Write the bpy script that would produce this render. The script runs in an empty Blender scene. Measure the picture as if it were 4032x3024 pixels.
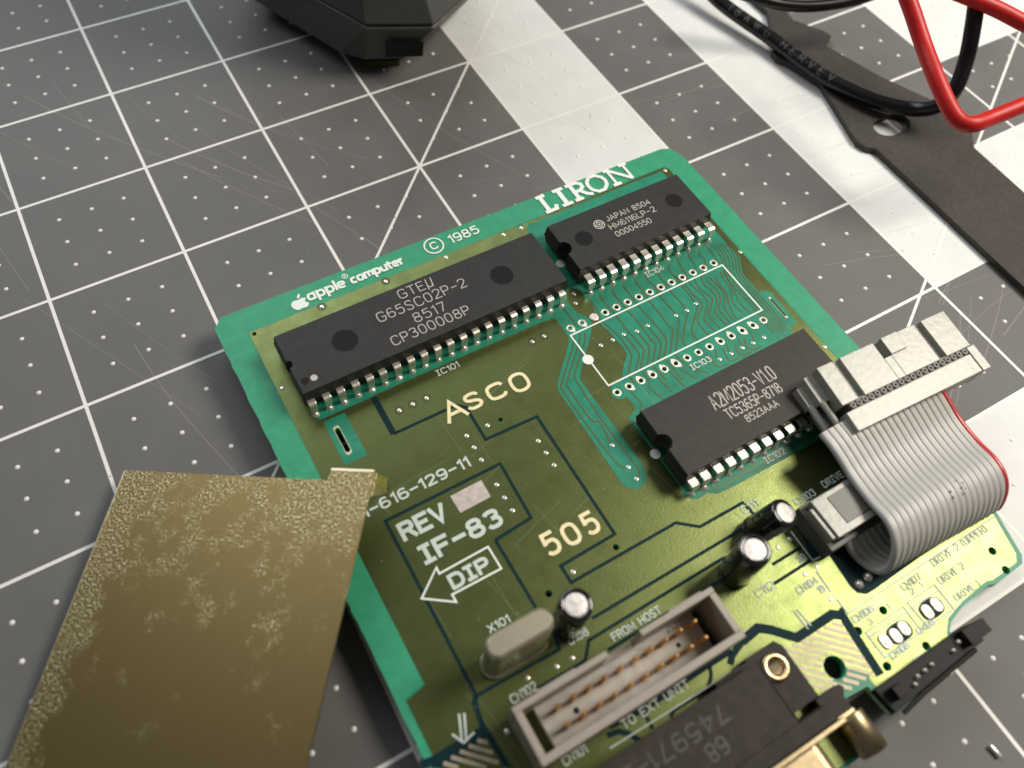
import bpy, bmesh, math, random
from mathutils import Vector, Matrix
from mathutils.geometry import tessellate_polygon
random.seed(7)
DATA = {'arrow':[(-17.98,-12.15),(-16.33,-13.31),(-16.33,-12.81),(-13.04,-12.85),(-13.07,-11.29),(-16.41,-11.34),(-16.38,-10.92)],
'asco':[(-11.13,-2.46),(-10.15,-1.76),(-9.77,-2.65),(-9.84,-2.47),(-7.81,-1.65),(-8.34,-2.43),(-6.06,-1.71),(-6.68,-2.56),(-4.26,-1.84)],
'bR':[[0.999752,-0.012307,0.018535],[0.012493,0.999873,-0.009937],[-0.01841,0.010166,0.999779]],
'bT':[80.5615,-129.358,4.5939],
'brass':[[2.98,-118.52,3.0],[30.3,-139.43,11.23],[31.56,-138.12,11.33],[37.07,-142.43,13.0],[11.78,-174.36,11.82],[-23.34,-153.6,2.0]],
'cam':{'C':[25.6611,-194.4683,124.3221],'R':[[0.869433,-0.49217,0.043064],[-0.403508,-0.757689,-0.512922],[0.285074,0.428575,-0.857354]],'f':3179.914},
'cpad':[(8.03,-27.59),(8.84,-27.56),(5.29,-27.68),(6.05,-27.61),(4.5,-27.62)],
'darr':[[(-19.07,-18.74),(-19.6,-20.05)],[(-18.81,-18.85),(-19.39,-20.18)],[(-19.88,-19.47),(-19.55,-20.15),(-18.81,-19.98)]],
'drill':[(-19.69,9.79,0.16),(-8.05,-4.05,0.16),(14.59,-26.88,0.27),(14.4,-28.16,0.27),(5.73,-26.19,0.27),(3.52,-26.35,0.27),(6.51,-29.03,0.27),(3.61,-28.72,0.27),(-6.23,-15.09,0.2),(-11.33,-15.52,0.22),(0.87,-27.22,0.66)],
'gap':[(0.42,[(-14.66,1.42),(-14.69,-1.69)]),(0.2,[(-14.69,-1.69),(-10.99,-1.71),(-10.11,-1.74),(-9.61,-2.18),(-9.64,-4.88),(-5.81,-5.01),(-5.81,-9.46),(-5.82,-14.35),(-9.82,-14.44),(-9.81,-15.61),(-2.03,-15.6),(-0.85,-16.55),(2.56,-16.58),(2.7,-17.57)]),(0.2,[(-12.46,-11.13),(-9.81,-10.94),(-9.67,-6.83),(-17.75,-6.83),(-17.76,-10.83),(-17.81,-18.4),(-12.47,-18.54),(-12.26,-17.52)]),(0.2,[(-12.46,-11.13),(-12.45,-13.78),(-12.43,-15.87)]),(0.2,[(1.5,-18.47),(1.35,-17.96),(-9.89,-18.0)]),(0.2,[(0.24,-19.01),(-1.1,-18.88),(-10.79,-18.95),(-10.74,-18.96),(-11.53,-19.8),(-14.7,-19.75)]),(0.2,[(-1.19,-19.9),(-10.06,-19.95)]),(0.2,[(1.62,-20.69),(3.99,-20.7)]),(0.2,[(0.89,-21.67),(3.97,-21.65)]),(0.3,[(-17.81,-18.4),(-18.06,-18.66),(-18.25,-19.84),(-18.08,-22.4)]),(0.45,[(-18.34,-20.12),(-21.31,-20.1),(-22.07,-19.99)]),(0.55,[(-2.98,-23.41),(-1.64,-23.25),(-1.05,-23.7),(0.03,-24.84),(2.84,-24.84),(3.22,-25.13),(3.32,-25.11),(3.14,-26.7),(2.92,-28.88)]),(0.4,[(-2.98,-23.41),(-3.97,-23.74),(-4.38,-24.09)]),(0.3,[(-3.84,-23.52),(-6.33,-23.5),(-10.1,-23.6),(-12.26,-23.39)]),(0.22,[(-5.47,-23.55),(-5.69,-24.0),(-6.27,-24.49),(-8.66,-24.46),(-9.04,-24.65)]),(0.22,[(-10.16,-23.57),(-10.26,-24.66)]),(0.3,[(-12.61,-23.69),(-11.95,-23.83),(-11.53,-24.21),(-11.23,-24.78)])],
'halo':[(-14.7,9.81),(-9.74,9.79),(-12.62,-0.29),(-13.61,-0.3),(-11.61,-0.31),(-2.01,0.3),(-2.99,0.28),(1.15,-2.25),(2.16,-2.26)],
'hatch':[(-0.08,-25.04),(2.72,-25.16),(3.0,-25.35),(2.81,-28.67),(0.96,-28.66),(-0.84,-27.82),(-1.49,-24.84)],
'hatch2':[(-21.28,-20.56),(-20.92,-20.39),(-18.66,-20.33),(-18.42,-20.53),(-18.34,-22.25)],
'icdot':[(2.49,5.29),(-0.4,-11.08)],
'outline':[(-21.9,11.36),(-21.23,12.17),(1.8,12.0),(16.55,11.9),(17.3,11.6),(17.75,10.28),(17.75,-14),(17.2,-22),(16.9,-25.1),(16.1,-28.0),(15.7,-28.4),(13.2,-28.5),(12.7,-28.3),(10.2,-28.45),(8.9,-28.75),(8.4,-29.1),(8.35,-30.7),(2.1,-30.85),(1.85,-28.95),(0.2,-28.8),(-0.8,-29.1),(-0.9,-31.5),(-21.7,-31.5)],
'plug':[0.0976,-0.0163,-0.0589,39.943,-38.1105,10.4239,12.0273],
'rect':[(-0.33,-0.56),(13.45,-0.48),(13.48,-5.26),(-0.24,-5.29)],
'rectdot':[(-0.33,-2.85)],
'revrect':[(-13.53,-7.29),(-11.3,-7.26),(-11.32,-8.54),(-13.49,-8.57)],
'silkl':[[(-12.87,-24.3),(-4.25,-24.46),(-3.03,-24.42)],[(4.03,-19.61),(3.99,-21.74)],[(3.99,-21.74),(6.09,-21.85)],[(3.76,-22.32),(3.68,-23.78)],[(3.7,-24.27),(3.7,-25.29),(16.48,-25.31)],[(0.91,-23.53),(0.95,-24.79)],[(1.14,-23.55),(1.23,-24.72)],[(7.36,-26.59),(9.68,-26.6),(9.62,-28.29),(7.42,-28.27),(7.36,-26.59)],[(7.33,-26.97),(9.64,-26.98)],[(3.85,-26.64),(6.95,-26.62),(6.92,-28.29),(3.85,-28.3),(3.85,-26.64)],[(3.87,-26.96),(6.94,-26.98)],[(5.2,-29.21),(7.9,-29.37)]],
'slot2':[(14.74,-4.82),(14.72,-6.44)],
'slotline':[(-17.56,0.25),(-17.61,-1.46)],
'solder':[(6.32,-24.21),(5.49,-24.28)],
'trace':[(0.11,[(-0.12,-0.73),(-0.6,-1.36),(-2.98,-3.61),(-3.21,-4.2),(-3.22,-6.6),(-3.01,-10.4),(-2.54,-10.99)]),(0.11,[(0.39,-0.72),(-0.29,-1.52),(-2.53,-3.64),(-2.75,-4.35),(-2.74,-6.86),(-2.34,-7.43),(-2.54,-9.13)]),(0.11,[(0.71,-0.83),(0.2,-1.56),(-1.65,-3.27),(-1.97,-3.94),(-2.1,-7.21),(-2.01,-11.17),(-2.17,-11.74),(-2.47,-11.94)]),(0.11,[(0.51,1.89),(0.52,1.19),(0.54,0.15),(0.53,-0.18)]),(0.12,[(2.72,1.79),(2.63,1.28),(2.59,0.39),(2.36,-0.32),(2.47,-1.05),(2.72,-2.2),(2.65,-3.81),(2.17,-4.47),(1.55,-5.16),(1.49,-5.88)]),(0.12,[(3.7,1.71),(3.44,1.14),(3.48,0.28),(3.56,-0.6),(3.54,-1.95),(3.63,-2.87),(3.66,-3.95),(3.49,-4.19),(2.56,-5.18)]),(0.12,[(4.78,1.72),(4.51,1.08),(4.54,0.21),(4.54,-0.77),(4.66,-1.65),(4.6,-3.38),(4.67,-3.89),(4.47,-4.25),(3.63,-5.17)]),(0.12,[(5.82,1.84),(5.56,1.18),(5.54,0.33),(5.5,-0.71),(5.59,-1.73),(5.66,-3.0),(5.59,-4.04),(4.63,-5.12)]),(0.12,[(6.8,1.7),(6.6,1.14),(6.58,0.22),(6.49,-0.8),(6.5,-1.93),(6.47,-3.08),(6.54,-3.53),(6.27,-3.86),(5.14,-5.13)]),(0.12,[(7.69,1.61),(7.49,0.97),(7.63,0.18),(7.47,-0.74),(7.5,-1.75),(7.51,-2.59),(7.42,-3.1),(7.11,-3.48),(5.63,-5.12)]),(0.12,[(8.63,1.41),(8.48,0.75),(8.56,0.06),(8.43,-0.82),(8.48,-1.7),(8.46,-2.67),(8.3,-2.94),(7.55,-3.65),(6.62,-4.65),(6.53,-5.14)]),(0.12,[(9.67,1.33),(9.51,0.67),(9.57,0.04),(9.48,-0.78),(9.49,-1.72),(9.43,-2.48),(9.38,-2.8),(8.04,-3.91),(7.57,-4.54),(7.6,-5.23)]),(0.12,[(3.14,-2.28),(3.16,-2.76),(3.19,-3.77),(3.07,-4.23),(2.07,-5.25)]),(0.12,[(4.15,-2.48),(4.13,-2.94),(4.16,-3.75),(4.0,-4.19),(3.1,-5.21)]),(0.12,[(5.09,-2.43),(5.1,-3.11),(5.12,-3.93),(4.91,-4.35),(4.09,-5.16)]),(0.1,[(9.55,0.41),(9.75,-0.72),(9.77,-1.73),(9.89,-2.58),(9.63,-2.94),(8.75,-3.6),(8.51,-4.16),(8.55,-5.34)]),
(0.1,[(11.02,2.06),(10.63,1.35),(10.45,0.32),(10.2,-0.8),(10.34,-1.74),(10.37,-2.55),(9.99,-3.13),(9.19,-3.76),(9.06,-4.18),(9.21,-5.14)]),(0.1,[(11.83,1.72),(11.61,1.07),(11.53,0.36),(10.61,-0.87),(10.61,-1.81),(10.81,-2.56),(10.55,-2.99),(9.78,-3.58),(9.62,-4.12),(9.68,-5.11)]),(0.1,[(12.79,1.76),(12.52,1.14),(12.49,0.39),(11.15,-0.93),(11.2,-1.9),(11.17,-2.61),(10.87,-3.16),(10.3,-3.64),(10.17,-4.06),(10.31,-5.04)]),(0.1,[(11.51,-0.89),(11.59,-2.32),(11.26,-3.08),(10.77,-3.54),(10.6,-4.01),(10.65,-5.01)]),(0.1,[(11.82,-0.91),(11.96,-2.44),(11.58,-3.17),(11.17,-3.6),(11.04,-4.1),(11.0,-4.98)]),(0.1,[(12.33,-1.02),(12.12,-1.8),(12.07,-2.79),(11.66,-3.57),(11.44,-4.17),(11.3,-5.0)]),(0.1,[(12.96,-0.9),(12.7,-1.65),(12.6,-2.62),(12.05,-3.49),(11.95,-3.94),(12.02,-4.68)]),(0.1,[(13.41,-0.83),(12.98,-1.8),(12.72,-2.98),(12.46,-3.63),(12.43,-4.33),(12.53,-5.02)]),(0.1,[(13.62,1.96),(13.43,0.67),(13.41,-0.31)]),(0.09,[(15.37,1.07),(15.12,-0.2),(14.73,-0.99),(14.24,-1.86),(14.2,-3.78),(14.22,-5.69),(14.01,-7.66)]),(0.09,[(15.12,1.15),(14.88,-0.12),(14.49,-0.91),(14.0,-1.78),(13.95,-3.7),(13.98,-5.61),(13.78,-7.58)]),(0.09,[(14.87,1.23),(14.63,-0.04),(14.24,-0.82),(13.75,-1.7),(13.71,-3.62),(13.75,-5.52),(13.55,-7.5)]),(0.09,[(14.62,1.31),(14.38,0.05),(13.99,-0.74),(13.51,-1.61),(13.47,-3.54),(13.51,-5.44),(13.31,-7.42)]),(0.09,[(14.37,1.39),(14.13,0.13),(13.75,-0.66),(13.27,-1.53),(13.23,-3.45),(13.27,-5.36),(13.08,-7.34)]),(0.09,[(14.12,1.47),(13.88,0.21),(13.5,-0.58),(13.02,-1.45),(12.99,-3.37),(13.04,-5.28),(12.85,-7.26)]),(0.1,[(8.24,-6.42),(7.98,-6.87),(8.02,-7.19)]),(0.1,[(9.2,-6.39),(9.04,-6.84),(9.06,-7.21)]),(0.1,[(10.3,-6.37),(10.18,-6.84),(10.09,-7.19)]),
(0.1,[(11.54,-6.34),(11.33,-6.84),(11.05,-7.23)]),(0.1,[(7.45,-6.4),(7.47,-6.86),(7.41,-7.42),(7.68,-7.7),(8.36,-7.79)]),(0.1,[(8.8,-6.58),(8.58,-7.19),(8.63,-7.68),(9.35,-7.79)]),(0.1,[(9.78,-6.7),(9.57,-7.25),(9.69,-7.69),(10.4,-7.75)]),(0.1,[(10.71,-6.58),(10.46,-7.12),(10.61,-7.65),(11.41,-7.76)]),(0.11,[(4.48,-5.49),(4.6,-6.07),(4.57,-7.33)]),(0.11,[(3.47,-5.48),(3.59,-6.81)]),(0.11,[(2.52,-5.48),(2.56,-6.26)]),(0.11,[(5.07,-6.58),(5.31,-7.22),(5.62,-7.7)]),(0.11,[(5.41,-5.46),(5.63,-6.56),(6.6,-7.77)]),(0.1,[(1.59,-14.45),(1.59,-14.89),(1.98,-15.11),(3.79,-14.99),(10.23,-15.03),(10.44,-15.5),(10.42,-16.07)]),(0.11,[(0.79,-5.97),(0.97,-7.05),(0.91,-7.62),(0.58,-7.93)]),(0.11,[(2.16,-6.51),(2.31,-7.27),(2.5,-7.99)]),(0.11,[(3.19,-6.37),(3.41,-7.86)]),(0.11,[(4.21,-6.27),(4.44,-7.91)])],
'via':[(-14.7,9.81),(-9.74,9.79),(-4.81,9.78),(-19.66,4.84),(-11.61,-0.31),(-12.62,-0.29),(-13.61,-0.3),(0.13,9.75),(1.9,2.47),(1.53,1.7),(-2.01,0.3),(-2.99,0.28),(1.15,-2.25),(2.16,-2.26),(3.14,-2.24),(4.14,-2.46),(5.12,-2.43),(7.49,-2.65),(8.49,-2.65),(9.45,-2.47),(1.67,9.72),(15.43,9.69),(15.56,-0.08),(-10.61,-4.06),(-10.59,-5.03),(-10.6,-6.02),(-9.03,-4.04),(-6.67,-6.6),(-6.67,-7.58),(-6.67,-8.58),(-10.6,-8.0),(-10.61,-9.0),(-10.59,-9.97),(-9.38,-15.12),(8.02,-7.19),(9.06,-7.21),(10.09,-7.19),(11.05,-7.23),(12.07,-7.23),(15.52,-9.96),(-2.54,-9.19),(-2.5,-11.01),(-2.5,-11.95),(2.64,-19.99),(3.66,-19.98),(-1.31,-19.43),(-12.1,-19.32),(-13.13,-19.29),(-14.88,-19.0),(-17.24,-20.83),(3.97,-22.17),(3.02,-22.15),(3.38,-24.11)],
'win':{'big':[(2.52,2.61),(2.45,1.93),(2.49,0.79),(2.17,-0.42),(2.17,-0.97),(2.32,-1.45),(2.44,-3.31),(2.36,-3.72),(2.14,-4.0),(1.78,-4.26),(1.0,-5.12),(-0.12,-5.44),(-0.51,-6.16),(-0.06,-6.62),(0.36,-6.62),(0.44,-7.07),(0.38,-7.7),(-0.33,-7.97),(-0.43,-7.99),(-0.31,-13.86),(-0.54,-14.32),(-0.23,-14.78),(0.22,-15.01),(0.99,-14.94),(1.5,-15.3),(2.32,-15.4),(10.01,-15.56),(11.03,-15.81),(13.6,-9),(14.28,-7.74),(14.39,-7.45),(15.14,-7.32),(15.17,-4.39),(14.98,-3.97),(14.38,-3.8),(14.36,-1.92),(14.85,-1.05),(15.19,-0.46),(15.12,0.65),(15.1,6),(15.1,9.75),(2.3,9.75),(1.9,9.3),(1.9,3)],'cn103':[(3.92,-21.71),(5.15,-21.93),(4.96,-24.13),(5.07,-24.63),(5.52,-24.96),(6.07,-24.99),(10.02,-24.88),(12.8,-24.87),(16,-24),(16,-20),(4.6,-20)],'left_foot':[(-18.36,-20.17),(-21.25,-20.11),(-21.59,-20.38),(-20.55,-20.98),(-18.48,-20.5),(-18.37,-20.43)],'slot':[(-18.32,1.24),(-16.81,1.21),(-16.81,-2.26),(-18.33,-2.28)],'strip':[(-18.51,1.97),(-18.52,1.55),(-18.32,1.47),(-16.61,1.48),(-15.15,1.44),(-14.32,1.51),(-8.33,1.48),(-1.88,1.4),(-0.5,1.29),(-0.5,-0.64),(-0.85,-1.12),(-3.31,-3.54),(-3.49,-4.06),(-3.49,-6.46),(-3.52,-11.78),(-3.32,-12.28),(-2.81,-12.55),(-2.16,-12.47),(-1.65,-11.86),(-1.58,-11.18),(-1.7,-3.96),(-1.55,-3.7),(-1.12,-3.23),(0.61,-1.55),(1.21,-0.94),(1.65,-0.22),(1.64,0.13),(1.51,0.47),(1.16,0.86),(1.14,1.29),(1.07,1.84),(1.15,2.26),(1.57,2.82),(1.79,2.98),(2.1,3.76),(1.25,3.62),(-0.44,3.79),(-13.98,2.66),(-18.62,2.79)]},
'wires':{'black':[[163.82,-52.12,6.0],[165.18,-63.36,4.0],[168.53,-78.37,3.2],[170.19,-90.26,3.0],[172.0,-99.02,3.2],[175.15,-108.11,4.0],[179.43,-114.43,5.0],[181.1,-118.38,8.0],[183.05,-119.22,12.0],[186.19,-116.21,17.0],[187.46,-113.16,22.0],[188.86,-110.01,26.0],[190.92,-106.21,30.0]],'black2':[[157.12,-69.59,14.0],[162.69,-74.46,13.0],[168.33,-78.74,12.0],[174.88,-82.55,12.0],[183.17,-85.97,13.0],[189.56,-88.22,15.0]],'red':[[170.39,-100.67,34.0],[168.01,-106.64,32.0],[167.48,-110.65,30.0],[166.55,-116.58,27.0],[164.52,-123.34,25.0],[163.56,-128.97,23.0],[163.59,-132.47,22.0],[165.24,-134.48,22.0],[169.82,-134.89,22.0],[177.1,-135.74,23.0],[183.26,-136.74,24.0]],'red2':[[182.62,-105.75,28.0],[187.05,-110.8,27.0],[190.69,-114.89,26.0],[193.7,-119.24,25.0],[197.37,-124.46,24.0]]}}

SC = bpy.context.scene
COL = SC.collection
PI = math.pi
TH = 0.254          # one pin pitch of the circuit board, in centimetres (scene unit = 1 cm)
IN = 2.54

# ------------------------------------------------------------------ camera
cam = bpy.data.cameras.new('camera')
cam_o = bpy.data.objects.new('camera', cam)
COL.objects.link(cam_o)
Rc = DATA['cam']['R']
Mc = Matrix(((Rc[0][0], -Rc[1][0], -Rc[2][0], DATA['cam']['C'][0] / 10),
             (Rc[0][1], -Rc[1][1], -Rc[2][1], DATA['cam']['C'][1] / 10),
             (Rc[0][2], -Rc[1][2], -Rc[2][2], DATA['cam']['C'][2] / 10),
             (0, 0, 0, 1)))
cam_o.matrix_world = Mc
cam.sensor_fit = 'HORIZONTAL'
cam.sensor_width = 36
cam.lens = DATA['cam']['f'] / 4032 * 36
cam.clip_start = 0.5
cam.clip_end = 2000
cam.dof.use_dof = True
cam.dof.focus_distance = 14.9
cam.dof.aperture_fstop = 0.148
SC.camera = cam_o
SC.view_settings.view_transform = 'Standard'
SC.view_settings.look = 'None'
SC.view_settings.exposure = 0
SC.cycles.max_bounces = 8
SC.cycles.sample_clamp_indirect = 6

# ------------------------------------------------------------------ world and lamps
W = bpy.data.worlds.new('World')
SC.world = W
W.use_nodes = True
bg = W.node_tree.nodes['Background']
bg.inputs[0].default_value = (1.0, 0.97, 0.93, 1)
bg.inputs[1].default_value = 0.10


def area_lamp(name, loc, target, sx, sy, power, color, shape='RECTANGLE'):
    l = bpy.data.lights.new(name, 'AREA')
    l.shape = shape
    l.size = sx
    if shape in ('RECTANGLE', 'ELLIPSE'):
        l.size_y = sy
    l.energy = power
    l.color = color
    o = bpy.data.objects.new(name, l)
    COL.objects.link(o)
    o.location = loc
    d = Vector(target) - Vector(loc)
    o.rotation_euler = d.to_track_quat('-Z', 'Y').to_euler()
    return o


def polar(cx, cy, az, el, dist):
    a, e = math.radians(az), math.radians(el)
    return (cx + dist * math.cos(e) * math.cos(a), cy + dist * math.cos(e) * math.sin(a), dist * math.sin(e))

area_lamp('key_lamp', (36, -20, 33), (9, -15, 0), 18, 18, 19500, (1.0, 0.92, 0.80), 'DISK')
area_lamp('ceiling_light', polar(8, -8, 93, 45, 50), (8, -8, 0), 58, 25, 17500, (0.91, 0.965, 1.0))


# ------------------------------------------------------------------ materials
MAT = {}


def mat(name, col, rough=0.5, metal=0.0, coat=0.0, coat_rough=0.1, spec=0.5, noise=0.0, nscale=30.0, bump=0.0, bscale=200.0,
        bdist=0.01, col2=None, speck=0.0, sss=0.0, aniso=None, rough_var=0.0):
    m = bpy.data.materials.new(name)
    m.use_nodes = True
    nt = m.node_tree
    N, L = nt.nodes, nt.links
    p = N['Principled BSDF']
    p.inputs['Base Color'].default_value = (*col, 1)
    p.inputs['Roughness'].default_value = rough
    p.inputs['Metallic'].default_value = metal
    p.inputs['Coat Weight'].default_value = coat
    p.inputs['Coat Roughness'].default_value = coat_rough
    p.inputs['Specular IOR Level'].default_value = spec
    if sss:
        p.inputs['Subsurface Weight'].default_value = sss
        p.inputs['Subsurface Radius'].default_value = (0.12, 0.2, 0.12)
    tc = N.new('ShaderNodeTexCoord')
    vec = tc.outputs['Object']
    if aniso:
        mp = N.new('ShaderNodeMapping')
        mp.inputs['Scale'].default_value = aniso
        L.new(vec, mp.inputs['Vector'])
        vec = mp.outputs['Vector']
    if noise or col2:
        n = N.new('ShaderNodeTexNoise')
        n.inputs['Scale'].default_value = nscale
        n.inputs['Detail'].default_value = 6
        n.inputs['Roughness'].default_value = 0.65
        L.new(vec, n.inputs['Vector'])
        r = N.new('ShaderNodeValToRGB')
        r.color_ramp.elements[0].position = 0.3
        r.color_ramp.elements[1].position = 0.7
        c2 = col2 if col2 else tuple(min(1, c * (1 + noise)) for c in col)
        c1 = col if col2 else tuple(c * (1 - noise) for c in col)
        r.color_ramp.elements[0].color = (*c1, 1)
        r.color_ramp.elements[1].color = (*c2, 1)
        L.new(n.outputs['Fac'], r.inputs['Fac'])
        out = r.outputs['Color']
        if speck:
            v = N.new('ShaderNodeTexNoise')
            v.inputs['Scale'].default_value = nscale * 14
            v.inputs['Detail'].default_value = 2
            L.new(tc.outputs['Object'], v.inputs['Vector'])
            r2 = N.new('ShaderNodeValToRGB')
            r2.color_ramp.elements[0].position = 0.62
            r2.color_ramp.elements[1].position = 0.75
            r2.color_ramp.elements[0].color = (0, 0, 0, 1)
            r2.color_ramp.elements[1].color = (1, 1, 1, 1)
            L.new(v.outputs['Fac'], r2.inputs['Fac'])
            mx = N.new('ShaderNodeMixRGB')
            mx.inputs['Color2'].default_value = (*[min(1, c + speck) for c in col], 1)
            L.new(r2.outputs['Color'], mx.inputs['Fac'])
            L.new(out, mx.inputs['Color1'])
            out = mx.outputs['Color']
        L.new(out, p.inputs['Base Color'])
        if rough_var:
            mr = N.new('ShaderNodeMapRange')
            mr.inputs['From Min'].default_value = 0.3
            mr.inputs['From Max'].default_value = 0.7
            mr.inputs['To Min'].default_value = rough - rough_var
            mr.inputs['To Max'].default_value = rough + rough_var
            L.new(n.outputs['Fac'], mr.inputs['Value'])
            L.new(mr.outputs['Result'], p.inputs['Roughness'])
    if bump:
        n = N.new('ShaderNodeTexNoise')
        n.inputs['Scale'].default_value = bscale
        n.inputs['Detail'].default_value = 3
        L.new(vec, n.inputs['Vector'])
        b = N.new('ShaderNodeBump')
        b.inputs['Strength'].default_value = bump
        b.inputs['Distance'].default_value = bdist
        L.new(n.outputs['Fac'], b.inputs['Height'])
        L.new(b.outputs['Normal'], p.inputs['Normal'])
        if coat:
            L.new(b.outputs['Normal'], p.inputs['Coat Normal'])
    MAT[name] = m
    return m

mat('laminate_edge', (.034, .305, .165), .5, spec=.35, noise=.12, nscale=4, bump=.2, bscale=60, bdist=.003)
mat('laminate', (.018, .225, .14), .42, spec=.35, noise=.22, nscale=2.5, bump=.25, bscale=50, bdist=.003)
mat('masked_copper', (.165, .200, .070), .34, metal=.88, col2=(.128, .155, .056), nscale=3, bump=.4, bscale=34, bdist=.005, rough_var=.05)
mat('masked_island', (.17, .19, .06), .34, metal=.9, bump=.3, bscale=45, bdist=.004)
mat('mask_gap', (.004, .024, .030), .6, spec=.12)
mat('trace_green', (.085, .12, .05), .45, metal=.5)
mat('halo', (.095, .105, .04), .45, metal=.7)
mat('tin', (.80, .72, .62), .38, metal=.6, noise=.2, nscale=30, bump=.5, bscale=60, bdist=.01)
mat('solder', (.85, .80, .72), .28, metal=.75, noise=.2, nscale=20)
mat('bare_tan', (.42, .36, .26), .5, metal=.35, noise=.2, nscale=15, bump=.4, bscale=40)
mat('silk', (.58, .65, .60), .7, spec=.2, noise=.05, nscale=20)
mat('silk_white', (.80, .86, .80), .6)
mat('cream_ink', (.86, .76, .46), .6, noise=.12, nscale=12)
mat('silver_label', (.52, .46, .42), .55, metal=.2, noise=.2, nscale=8)
mat('hole_dark', (.004, .004, .003), .8)
mat('chip_black', (.017, .0155, .015), .55, spec=.42, noise=.3, nscale=6, bump=.8, bscale=110, bdist=.006, speck=.035)
mat('chip_brown', (.020, .0155, .013), .52, spec=.42, noise=.3, nscale=6, bump=.9, bscale=90, bdist=.006, speck=.05)
mat('chip_mark', (.007, .0065, .006), .6, spec=.2)
mat('chip_ink', (.52, .50, .46), .5)
mat('pin_metal', (.88, .84, .75), .34, metal=.85, noise=.12, nscale=15, bump=.25, bscale=30)
mat('crystal_can', (.78, .71, .57), .30, metal=.88, noise=.06, nscale=12, bump=.15, bscale=50)
mat('sleeve_black', (.006, .006, .007), .12, coat=1.0, coat_rough=.05)
mat('sleeve_grey', (.22, .24, .27), .25, coat=.6)
mat('cap_top', (.74, .70, .68), .5, metal=.4, bump=.8, bscale=22, bdist=.02)
mat('header_plastic', (.33, .29, .245), .42, noise=.06, nscale=8, bump=.1, bscale=80)
mat('header_floor', (.42, .40, .37), .5, noise=.12, nscale=6)
mat('header_dark', (.10, .095, .085), .5)
mat('gold', (.88, .53, .20), .25, metal=.9)
mat('plug_grey', (.30, .295, .255), .30, noise=.12, nscale=9, bump=.35, bscale=9, bdist=.012)
mat('plug_dark', (.12, .12, .105), .45)
mat('ribbon_grey', (.43, .425, .405), .38, noise=.03, nscale=5)
mat('ribbon_red', (.48, .03, .035), .35, coat=.2)
mat('db_plastic', (.027, .020, .017), .6, spec=.3, noise=.4, nscale=7, bump=.6, bscale=60, bdist=.01, speck=.035)
mat('brass_rivet', (.62, .47, .27), .3, metal=1.0, noise=.2, nscale=15, bump=.3, bscale=40)
mat('brass_shell', (.36, .29, .18), .40, metal=1.0, noise=.2, nscale=10, bump=.2, bscale=30)
mat('jumper_black', (.004, .004, .004), .6, spec=.3)
mat('fibre_edge', (.36, .55, .34), .7, noise=.3, nscale=12, bump=.6, bscale=40)
mat('trace_pale', (.30, .30, .19), .5)
mat('sleeve_print', (.30, .31, .33), .4)
mat('db_raised', (.052, .046, .042), .5)
mat('cable_end', (.22, .20, .19), .5)
mat('mat_grey', (.132, .129, .127), .62, spec=.40, noise=.12, nscale=.55, bump=.15, bscale=70, bdist=.002, rough_var=.06)
mat('mat_print', (.80, .79, .77), .5, noise=.05, nscale=3)
mat('mat_stripe', (.70, .715, .71), .55, spec=.4, noise=.05, nscale=1.2, bump=.3, bscale=40, bdist=.003)
mat('mat_scratch', (.21, .195, .185), .5)
mat('mat_scratch_white', (.56, .57, .57), .5)
mat('table_wood', (.2, .15, .1), .5, noise=.2, nscale=1)
mat('tool_grey', (.062, .066, .063), .42, noise=.12, nscale=5, bump=.4, bscale=60)
mat('tool_yellow', (.05, .055, .004), .5)
mat('seam_grey', (.06, .06, .06), .4)
mat('wire_black', (.004, .004, .0045), .30, spec=.4)
mat('wire_red', (.50, .009, .007), .45, spec=.4, noise=.15, nscale=3, bump=.25, bscale=14)
mat('wire_ink', (.10, .115, .13), .5)
mat('bracket_black', (.036, .030, .025), .62, noise=.35, nscale=9, bump=.8, bscale=45, bdist=.02)


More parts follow.
